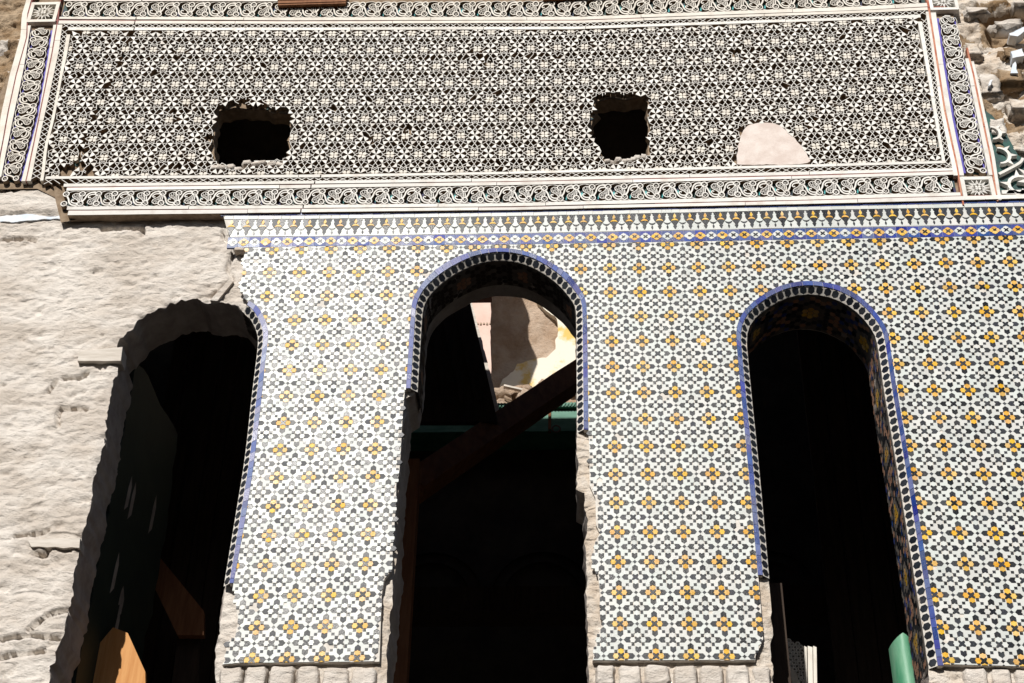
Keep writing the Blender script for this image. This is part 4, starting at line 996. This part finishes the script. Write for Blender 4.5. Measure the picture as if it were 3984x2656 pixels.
# corner squares with an eight-pointed star
def rosette(x0, x1, z0, z1, mt, k='greeng'):
    g = G(); c = ((x0+x1)/2, (z0+z1)/2); R0 = (x1-x0)/2; Rz = (z1-z0)/2
    for q in range(8):
        a = q*math.pi/4; u = lambda r_, da: (c[0]+R0*r_*math.cos(a+da), c[1]+Rz*r_*math.sin(a+da))
        g.ribbon([u(.36, -.39), u(.95, 0), u(.36, .39)], .006, YP+.002, YG+.004)
        g.prism([u(.42, -.25), u(.62, -.1), u(.9, 0), u(.62, .1), u(.42, .25), u(.5, 0)], YP+.002, YG+.004)
        g.ribbon([u(.40, -.39), u(1.05, -.39)], .004, YP+.003, YG+.004)
    for q in range(4):
        a0 = math.pi/4+q*math.pi/2
        g.prism([(c[0]+R0*.30*r_*math.cos(a0+da), c[1]+Rz*.30*r_*math.sin(a0+da)) for r_, da in ((.15, -.5), (.8, -.6), (1, 0), (.8, .6), (.15, .5))], YP, YG+.004)
    g.obj('corner_star', mt, panel)
    g = G(); g.prism([(x0, z0), (x1, z0), (x1, z1), (x0, z1)], YG, YG+.005); g.obj('corner_ground', M[k], panel)
def frame_sq(x0, x1, z0, z1, w_, mt):
    for q in ([(x0, z0), (x1, z0), (x1-w_, z0+w_), (x0+w_, z0+w_)], [(x1, z0), (x1, z1), (x1-w_, z1-w_), (x1-w_, z0+w_)], [(x1, z1), (x0, z1), (x0+w_, z1-w_), (x1-w_, z1-w_)], [(x0, z1), (x0, z0), (x0+w_, z0+w_), (x0+w_, z1-w_)]):
        g = G(); g.prism(inset(q, .0005), YP, YG+.004); g.obj('moulding', mt, panel)
frame_sq(VR['g1'](6.74)+.001, VR['o0'](6.74)-.001, 6.672, 6.815, .020, ws); rosette(VR['g1'](6.74)+.021, VR['o0'](6.74)-.021, 6.692, 6.795, ws)
frame_sq(VL['o1'](8.1)+.001, VL['g0'](8.1)-.001, 8.034, 8.19, .020, wm); rosette(VL['o1'](8.1)+.021, VL['g0'](8.1)-.021, 8.054, 8.17, wm)
frame_sq(VR['g1'](8.02)+.001, VR['o0'](8.0)-.001, 7.985, 8.13, .018, ws); rosette(VR['g1'](8.02)+.021, VR['o0'](8.0)-.02, 8.005, 8.11, ws)
# spandrel fragment at the right edge: bold foliage
g = G(); sp = [(2.005, 6.69), (2.4, 6.69), (2.4, 6.80), (2.20, 6.90), (2.13, 6.97), (2.10, 7.10), (2.05, 7.24), (2.0, 7.30)]
g.prism(sp, YG, YG+.02); g.obj('corner_ground', M['greeng'], panel)
g = G()
for cx, cz, r0, a0, a1 in ((2.10, 6.76, .055, .3, 5.6), (2.03, 6.95, .05, -1.6, 1.6), (2.19, 6.80, .06, .8, 4.2), (2.02, 7.10, .04, -1.6, 1.6), (2.27, 6.76, .05, 1, 6)):
    g.ribbon([(cx+r0*math.cos(a0+(a1-a0)*k/12), cz+r0*math.sin(a0+(a1-a0)*k/12)) for k in range(13)], [.007+.009*math.sin(k/12*3.14) for k in range(13)], YP, YG)
    for k in range(3, 11, 3):
        a = a0+(a1-a0)*k/12; g.prism([(cx+r0*1.1*math.cos(a-.12), cz+r0*1.1*math.sin(a-.12)), (cx+r0*1.75*math.cos(a), cz+r0*1.75*math.sin(a)), (cx+r0*1.1*math.cos(a+.25), cz+r0*1.1*math.sin(a+.25))], YP+.001, YG)
g.ribbon(catmull([(2.01, 6.83), (2.06, 6.86), (2.12, 6.90), (2.14, 6.93)], 3), .014, YP, YG)
for k in range(5): g.prism([(2.02+.06*k, 6.70), (2.07+.06*k, 6.70), (2.045+.06*k, 6.735)], YP, YG)
g.obj('foliage', ws, panel)
slab('moulding', 2.005, 2.45, lambda x: B['by0'](x)+.008, lambda x: B['by0'](x)+.030, YP, YG, ws, panel)

# ------------------------------------------------------------------ eaves boards over the panel
for pxa, pxb, pya, pyb, y0, lab in ((1080, 1345, 17, 4, -.035, 'short brown board with ribbed edge lodged over the scroll band, left end of the eaves'), (2112, 3640, 12, -34, -.03, 'long dark brown eaves board running over the top right of the carved panel')):
    xa, za = at(pxa, pya, y0); xb, zb = at(pxb, pyb, y0)
    t = empty('eaves_board', ((xa+xb)/2, y0, za), lab, 'board', 'boards left of the eaves')
    if pxb > 2000: zb = B['ts1'](xb)-.012+.03; za = B['ts1'](xa)-.012+.0
    else: zb = za+.004
    for dz, h, dy in ((0, .010, .004), (.0105, .004, 0), (.015, .018, .003), (.0335, .06, 0)):
        g = G(); g.prism([(xa, za+dz), (xb, zb+dz), (xb, zb+dz+h), (xa, za+dz+h)], y0+dy, .06, True); g.obj('board', M['wbrown'], t)

# ------------------------------------------------------------------ the room behind
def quadbox(name, mt, x0, x1, y0, y1, z0, z1, kind='structure'):
    g = G(); g.box(x0, x1, y0, y1, z0, z1); o = g.obj(name, mt); 
    if kind: o['kind'] = kind
    return o
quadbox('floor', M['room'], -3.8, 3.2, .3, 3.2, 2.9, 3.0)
hs = empty('sky_block_house', (0, -13, 0), 'unseen house front behind the camera, added to cut sky light on the arches', 'house')  # added unseen blocker: cuts low sky light and shades the ground
g = G(); g.box(-22, 22, -14, -12, .002, 9); g.obj('wall', M['tan'], hs)
quadbox('ground', M['paving'], -40, 40, -30, 40, -.2, 0)
rm = empty('room_shell', (0, 1.5, 3.0), 'darkened walls and broken roof slab of the dark room seen through the openings', 'room')
def pbox(name, mt, parent, x0, x1, y0, y1, z0, z1):
    g = G(); g.box(x0, x1, y0, y1, z0, z1); return g.obj(name, mt, parent)
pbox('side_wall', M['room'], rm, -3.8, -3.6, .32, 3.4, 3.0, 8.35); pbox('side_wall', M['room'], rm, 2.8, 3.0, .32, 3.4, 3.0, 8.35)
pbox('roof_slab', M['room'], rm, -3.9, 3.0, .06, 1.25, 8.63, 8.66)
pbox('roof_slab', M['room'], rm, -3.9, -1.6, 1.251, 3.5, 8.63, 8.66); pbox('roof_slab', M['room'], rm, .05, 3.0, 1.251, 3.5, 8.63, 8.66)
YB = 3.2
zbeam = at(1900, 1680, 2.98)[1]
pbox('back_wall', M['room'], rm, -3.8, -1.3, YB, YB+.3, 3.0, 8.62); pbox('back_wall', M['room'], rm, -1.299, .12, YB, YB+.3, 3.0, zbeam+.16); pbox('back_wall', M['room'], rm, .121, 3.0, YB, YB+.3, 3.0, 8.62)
# faint carved arcade on the back wall
g = G()
for cx in (-.25, .45, 1.15, -.95):
    cz = at(1992, 2330, YB)[1]
    g.ribbon([(cx+.26*math.cos(a), cz+.26*math.sin(a)) for a in np.linspace(0, math.pi, 18)], .03, YB-.03, YB)
    g.ribbon([(cx+.33*math.cos(a), cz+.33*math.sin(a)) for a in np.linspace(0, math.pi, 18)], .015, YB-.02, YB)
g.obj('blind_arch', M['room'], rm)
# stub added on the back wall, out of view above, to shade part of the wall beyond
stub = empty('shade_stub', (-1.5, 3.3, 8.67), 'jagged unseen wall stub added above the dark room to cast shade beyond', 'wall')
g = G(); g.prism(jag(resample([(-2.2, 8.663), (-1.32, 8.663), (-1.15, 9.0), (-.96, 9.5), (-.84, 9.75), (-.76, 9.95), (-.73, 10.15), (-.74, 10.3), (-.80, 10.55), (-.83, 10.8), (-.9, 11.0), (-1.1, 11.3), (-2.2, 11.4)], .1, True), .05, 3), 3.1, 3.5, True); g.obj('masonry', M['tan'], stub)
# painted beam with iron ring
yb_ = 2.98
bx0, bz0 = at(1880, 1682, yb_); bx1, bz1 = at(2330, 1684, yb_); bzt = at(2000, 1578, yb_)[1]
beam = empty('painted_beam', (.2, yb_, bz0), 'green painted wooden beam with carved top edge crossing the middle opening behind the leaning pole', 'beam')
g = G(); g.box(-1.25, .115, yb_, YB-.002, bz0, bzt-.03); g.obj('board', M['wgreen'], beam)
g = G(); g.box(-1.25, .115, yb_-.025, YB-.002, bzt-.029, bzt+.004); g.obj('cornice', M['wgreen'], beam)
g = G()
for i in range(62):
    x = bx0+i*.021
    if x > .09: break
    g.ribbon([(x, bzt-.027), (x+.014, bzt+.001)], .009, yb_-.034, yb_-.02)
o = g.obj('carved_rope', M['wgreen'], beam)
g = G(); q = at(2140, 1660, yb_); g.box(q[0]-.012, q[0]+.006, yb_-.012, yb_+.01, bz0-.004, bzt-.03); g.obj('strap', M['wbrown'], beam)
g = G(); g.box(-1.25, .115, yb_-.012, yb_+.02, bz0-.002, bz0+.014); g.obj('edge_moulding', M['wgreen'], beam)
rg = at(2164, 1668, yb_-.03)
ring = G(); n = 20; mth = 6
for i in range(n):
    a = i*2*math.pi/n
    for k in range(mth):
        b = k*2*math.pi/mth; r_ = .026+.0055*math.cos(b); ring.v.append((rg[0]+r_*math.cos(a), yb_-.03+.0055*math.sin(b), rg[1]+r_*math.sin(a)))
for i in range(n):
    for k in range(mth): ring.f.append([i*mth+k, i*mth+(k+1) % mth, ((i+1) % n)*mth+(k+1) % mth, ((i+1) % n)*mth+k]); ring.mi.append(0)
ro = ring.obj('iron_ring', M['iron'], None, True); tag(ro, 'small rusty iron ring hanging from the green painted beam', 'ring')
# rubble on the broken back wall
rub = G()
nx, ny = 60, 30; x0, x1 = -1.28, .12
for j in range(ny+1):
    for i in range(nx+1):
        x = x0+(x1-x0)*i/nx; y = 3.05+1.75*j/ny; zb_ = bzt-.02+(y-3.05)*.60
        z = zb_+.10*fn(x, y, 4, 4, 2)+.05*fn(x, y, 14, 3, 6)+.15*max(0, 1-abs(x+.62)/.25)*(1 if j > 2 else 0)
        rub.v.append((x, y, z))
for j in range(ny):
    for i in range(nx): a = j*(nx+1)+i; rub.f.append([a, a+1, a+nx+2, a+nx+1]); rub.mi.append(0)
ro = rub.obj('rubble', M['tan'], None, True); tag(ro, None, None, None, 'stuff')
for i in range(16):
    px, py = random.uniform(1910, 2180), random.uniform(1485, 1570); y = 3.1+ (1575-py)/90*1.2; x, z = at(px, py, y); s = random.uniform(.03, .08)
    lump(x-s, x+s, z-s*.7, z+s*.6, y-s, y+s, .03, i*2.1, .03, (4, 4, 4)).obj('clod', M['tan'], ro, True)
sx, sz = at(1960, 1497, 3.5); s2 = at(2040, 1515, 3.5)
g = G(); g.ribbon([(sx, sz), s2], .014, 3.5, 3.53); o = g.obj('straw', M['wgrey'], ro)
# walls of the ruin beyond
pw = empty('pink_wall', (-.3, 7, 8), 'sunlit pale pink rendered wall far behind, seen through the middle opening', 'wall')
g = G(); g.box(-2.6, 2.5, 7.0, 7.3, 5.0, 14.5); g.obj('render', M['pink'], pw)
q = at(1880, 1255, 6.98); g = G()
for i in range(9): 
    xx = q[0]-.10+i*.032; g.box(xx, xx+.02, 6.99, 7.0, q[1]-.014+.006*(i % 2), q[1]+.010)
g.obj('crack_fill', M['tan'], pw)
rw = empty('rough_wall', (.3, 4.7, 8), 'broken earth wall with flaking ochre and white paint, half in shadow, behind the middle opening', 'wall')
e0 = path([(1908, 1640), (1906, 1480), (1912, 1430), (1908, 1330), (1910, 1200), (1905, 1100), (1904, 900)], 4.7)
g = G(); lo_, hi_ = e0[0][1]-1.2, e0[-1][1]+1.6
xs = np.linspace(0, 1, 60); zs = np.linspace(lo_, hi_, 90)
ef = interp(sorted([(z, x) for x, z in e0]))
for z in zs:
    for t in xs:
        x = ef(z)+.01*noise.noise(Vector((z*20, 0, 1)))+(1.9)*t**1.4
        y = 4.7-.03*fn(x, z, 3, 3, 4)-.02*fn(x, z, 11, 4, 1); g.v.append((x, y, z))
nX = 60
for j in range(89):
    for i in range(nX-1): a = j*nX+i; g.f.append([a, a+1, a+nX+1, a+nX]); g.mi.append(0)
b0 = len(g.v)
for z in zs: g.v.append((ef(z)+.01*noise.noise(Vector((z*20, 0, 1))), 5.1, z))
for j in range(89): g.f.append([j*nX, (j+1)*nX, b0+j+1, b0+j]); g.mi.append(0)
g.obj('earth_core', M['tan'], rw, True)
oc = jag(resample(path([(a*1.694, b*1.694) for a, b in [(1190, 600), (1218, 640), (1226, 655), (1235, 685), (1262, 715), (1277, 745), (1285, 770), (1275, 800), (1252, 820), (1215, 828), (1190, 832), (1182, 850), (1150, 868), (1148, 885), (1330, 893), (1420, 890), (1420, 600)]], 4.62), .03, True), .035, 5)
g = G(); g.prism(oc, 4.635, 4.72, True); g.obj('paint_layer', M['ochre'], rw)
# leaning pole across the middle opening
def pole(name, p0, p1, wd, th, mt, label, cat, group=None):
    """squared timber between two 3D points"""
    a, b = Vector(p0), Vector(p1); d = (b-a).normalized(); sdv = d.cross(Vector((0, 1, 0))).normalized(); f_ = d.cross(sdv).normalized()
    g = G(); n = 10
    for i in range(n+1):
        c = a+(b-a)*i/n
        for u, v in ((-1, -1), (1, -1), (1, 1), (-1, 1)):
            q = c+sdv*(u*wd/2*(1+.06*noise.noise(c*9)))+f_*(v*th/2); g.v.append(tuple(q-a))
    for i in range(n):
        for k in range(4): g.f.append([i*4+k, i*4+(k+1) % 4, (i+1)*4+(k+1) % 4, (i+1)*4+k]); g.mi.append(0)
    g.f += [[0, 3, 2, 1], [n*4, n*4+1, n*4+2, n*4+3]]; g.mi += [0, 0]
    import_n = g.mesh(name, mt); o = link(name, import_n); o.location = a
    bm_fix(import_n); return tag(o, label, cat, group)
import bmesh
def bm_fix(me):
    bm = bmesh.new(); bm.from_mesh(me); bmesh.ops.recalc_face_normals(bm, faces=bm.faces); bm.to_mesh(me); bm.free()
pA = at(1600, 1900, 1.7); pB = at(2300, 1425, 2.75)
pole('leaning_pole', (pA[0], 1.7, pA[1]), (pB[0], 2.75, pB[1]), .15, .12, M['wbrown'], 'dark squared timber leaning diagonally across the middle opening in front of the green beam', 'timber')
# hanging panel left in the middle opening
hp = empty('hanging_panel', (-.4, 2.05, 7.2), 'dark slanting ceiling panel hanging down on the left of the middle opening', 'panel')
g = G(); g.prism(path([(1500, 1000), (1798, 1110), (1830, 1180), (1925, 1590), (1935, 1640), (1500, 1640)], 2.05), 2.05, 2.09, True); g.obj('board', M['wdark'], hp)
for k in range(3):
    a = at(1660+55*k, 1180, 2.04); b = at(1740+60*k, 1560, 2.04); g = G(); g.ribbon([a, b], .03, 2.03, 2.055); g.obj('batten', M['wdark'], hp)
g = G(); g.prism(jag(resample(path([(1801, 1118), (1818, 1112), (1850, 1230), (1900, 1420), (1945, 1605), (1930, 1612), (1880, 1430), (1835, 1250)], 2.70), .02, True), .006, 20), 2.70, 2.74, True)
o = g.obj('edge_lath', M['wgrey'], None); tag(o, 'pale narrow lath sloping along the right edge of the hanging dark panel', 'lath')
xa, za = at(1760, 1132, 2.3); xb, zb = at(2000, 1080, 2.3)
g = G(); g.box(xa, at(1912, 1100, 2.3)[0], 2.3, 2.42, za-.005, za+.12); o = g.obj('roof_beam', M['red'], None); tag(o, 'short dark red roof beam under the crown of the middle arch', 'beam')
xa, za = at(1570, 1850, 1.0); g = G(); g.box(xa-.02, xa+.075, 1.0, 1.1, 3.0, za+.1); o = g.obj('door_post', M['wbrown'], None); tag(o, 'dark reddish door post inside the left edge of the middle opening', 'post')
g = G(); q = at(1600, 2330, 2.6); g.box(-1.2, 1.5, 2.6, 2.8, q[1]-.08, q[1]+.08); o = g.obj('cross_beam', M['wdark'], None); tag(o, 'dark horizontal beam low inside the middle opening', 'beam')

# ---- left opening
lx = at(452, 1766, .32)[0]
sh = empty('old_shutter', (lx, .6, 4.2), 'dark green shutter leaf with flaking paint folded against the left jamb of the left opening', 'shutter')
g = G(); prof = jag(resample([(.33, 6.05), (.95, 6.02), (1.02, 5.6), (1.0, 5.0), (.96, 4.75), (.80, 4.50), (.70, 4.46), (.55, 4.32), (.42, 4.16), (.33, 4.2)], .05, True), .03, 7)
n = len(prof)
g.v = [(lx+.01+(y-.33)*.10, y, z) for y, z in prof] + [(lx-.03+(y-.33)*.10, y, z) for y, z in prof]
g.f = [list(range(n)), list(range(2*n-1, n-1, -1))] + [[i, i+n, (i+1) % n+n, (i+1) % n] for i in range(n)]; g.mi = [0]*len(g.f)
me = g.mesh('leaf', M['gdark']); bm_fix(me); link('leaf', me, sh)
for i in range(7):
    y, z = random.uniform(.5, .85), random.uniform(4.7, 5.5); h = random.uniform(.05, .16); x = lx+.011+(y-.33)*.10
    g = G(); pts = [(y-.02, z-h), (y+.015, z-h*.6), (y+.02, z+h*.5), (y, z+h), (y-.015, z+h*.3)]
    g.v = [(lx+.0125+(a-.33)*.10, a, b) for a, b in pts]; g.f = [[0, 1, 2, 3, 4]]; g.mi = [0]; g.obj('bare_patch', M['reveal'], sh)
# planks of a dark wooden partition behind
def planks(name, label, x0, x1, n, y, z0, z1, mt, carve=False):
    t = empty(name, ((x0+x1)/2, y, z0), label, 'partition')
    for i in range(n):
        a, b = x0+(x1-x0)*i/n, x0+(x1-x0)*(i+1)/n; g = G(); yy = y+random.uniform(-.012, .012)
        g.box(a+.003, b-.003, yy, yy+.03, z0, z1); g.obj('plank', mt, t)
    return t
a = at(560, 2000, 1.6)[0]; b = at(1090, 1600, 1.6)[0]
pt = planks('plank_partition', 'dark vertical plank partition behind the left opening', a, b, 7, 1.6, 3.0, 8.2, M['wdark'])
def board(name, label, cat, pxs, y0, y1, mt, group=None):
    o = None; g = G(); p = path(pxs, y0); c = (sum(q[0] for q in p)/len(p), sum(q[1] for q in p)/len(p))
    g.prism([(x-c[0], z-c[1]) for x, z in p], 0, y1-y0, True); o = link(name, g.mesh(name, mt), None, Matrix.Translation((c[0], y0, c[1]))); return tag(o, label, cat, group)
board('leaning_board', 'reddish brown board leaning right, upper of the boards at the foot of the left opening', 'board', [(600, 2130), (620, 2165), (792, 2375), (792, 2470), (690, 2470), (560, 2200)], 1.15, 1.19, M['wbrown'], 'boards in the left opening')
board('leaning_board', 'orange brown board partly sunlit at the bottom of the left opening', 'board', [(372, 2520), (440, 2440), (497, 2462), (565, 2613), (567, 2760), (220, 2760)], .50, .53, M['worange'], 'boards in the left opening')
board('leaning_board', 'dark brown upright board at the bottom right of the left opening', 'board', [(690, 2480), (780, 2480), (765, 2740), (660, 2740)], 1.22, 1.26, M['wdark'], 'boards in the left opening')

# ---- right opening
a = at(3180, 2000, 1.7)[0]; b = at(3520, 2000, 1.7)[0]
planks('plank_door', 'tall dark brown plank door standing behind the right opening', a, b, 4, 1.7, 3.0, 7.6, M['wdark'])
pbox('partition', M['room'], rm, b+.002, 2.79, 1.72, 1.8, 3.0, 8.3)
cp = empty('carved_jamb', at(3100, 2600, 1.2)[:1] + (1.2, at(3100, 2600, 1.2)[1]), 'pale pierced plaster carving lit by the sun low in the right opening', 'carving')
out = path([(3030, 2470), (3174, 2525), (3178, 2760), (3126, 2760), (3108, 2700), (3080, 2625), (3040, 2580)], 1.2)
g = G(); g.prism(out, 1.215, 1.26, True); g.obj('backing', M['wdark'], cp)
g = G()
x0, z0 = at(3040, 2640, 1.2); st = .026
for i in range(12):
    for j in range(22):
        x, z = x0+i*st+(st/2 if j % 2 else 0), z0+(j-4)*st*.62
        if inside(out, x, z) and x < at(3126, 2560, 1.2)[0]: 
            g.ring((x, z), .0125, .0062, 1.2, 1.216, 6)
o = g.obj('pierced_work', M['stucco'], cp); o['kind'] = 'stuff'
for pa, pb in ((3128, 3138), (3142, 3160), (3163, 3176)):
    g = G(); q = path([(pa, 2515), (pb, 2520), (pb+4, 2760), (pa+3, 2760)], 1.2); g.prism(q, 1.192, 1.25); g.obj('moulding', M['stuccowarm'], cp)
g = G(); g.ribbon(smooth(path([(3040, 2575), (3072, 2600), (3100, 2660), (3120, 2760)], 1.195)), .03, 1.19, 1.25); g.obj('arch_band', M['stuccowarm'], cp)
g = G(); rz = at(3500, 2500, .62)
gx0 = at(3486, 2600, .62)[0]; gx1 = at(3580, 2600, .62)[0]
for k in range(9):
    pass
cyl = []
for k in range(13):
    a = math.pi*(1+k/12); cyl.append(((gx0+gx1)/2+(gx1-gx0)/2*math.cos(a), .72+.10*math.sin(a)))
n = len(cyl); g.v = [(x, y, 3.0) for x, y in cyl] + [(x, y, at(3540, 2500+abs(x-(gx0+gx1)/2)*500, .72)[1]) for x, y in cyl]; g.f = [[i, i+1, n+i+1, n+i] for i in range(n-1)]; g.mi = [0]*len(g.f)  # top cut and rounded to stand in for the arch's shadow edge
o = g.obj('green_post', M['gpost'], None, True); tag(o, 'worn green painted round post beside the right jamb of the right opening', 'post')
xa = at(3040, 2400, .5)[0]; g = G(); g.box(xa-.10, at(3042, 2400, .5)[0], .40, .44, 3.0, at(3040, 2310, .5)[1]); o = g.obj('door_frame', M['wdark'], None); tag(o, 'dark red door frame strip inside the left edge of the right opening', 'frame')
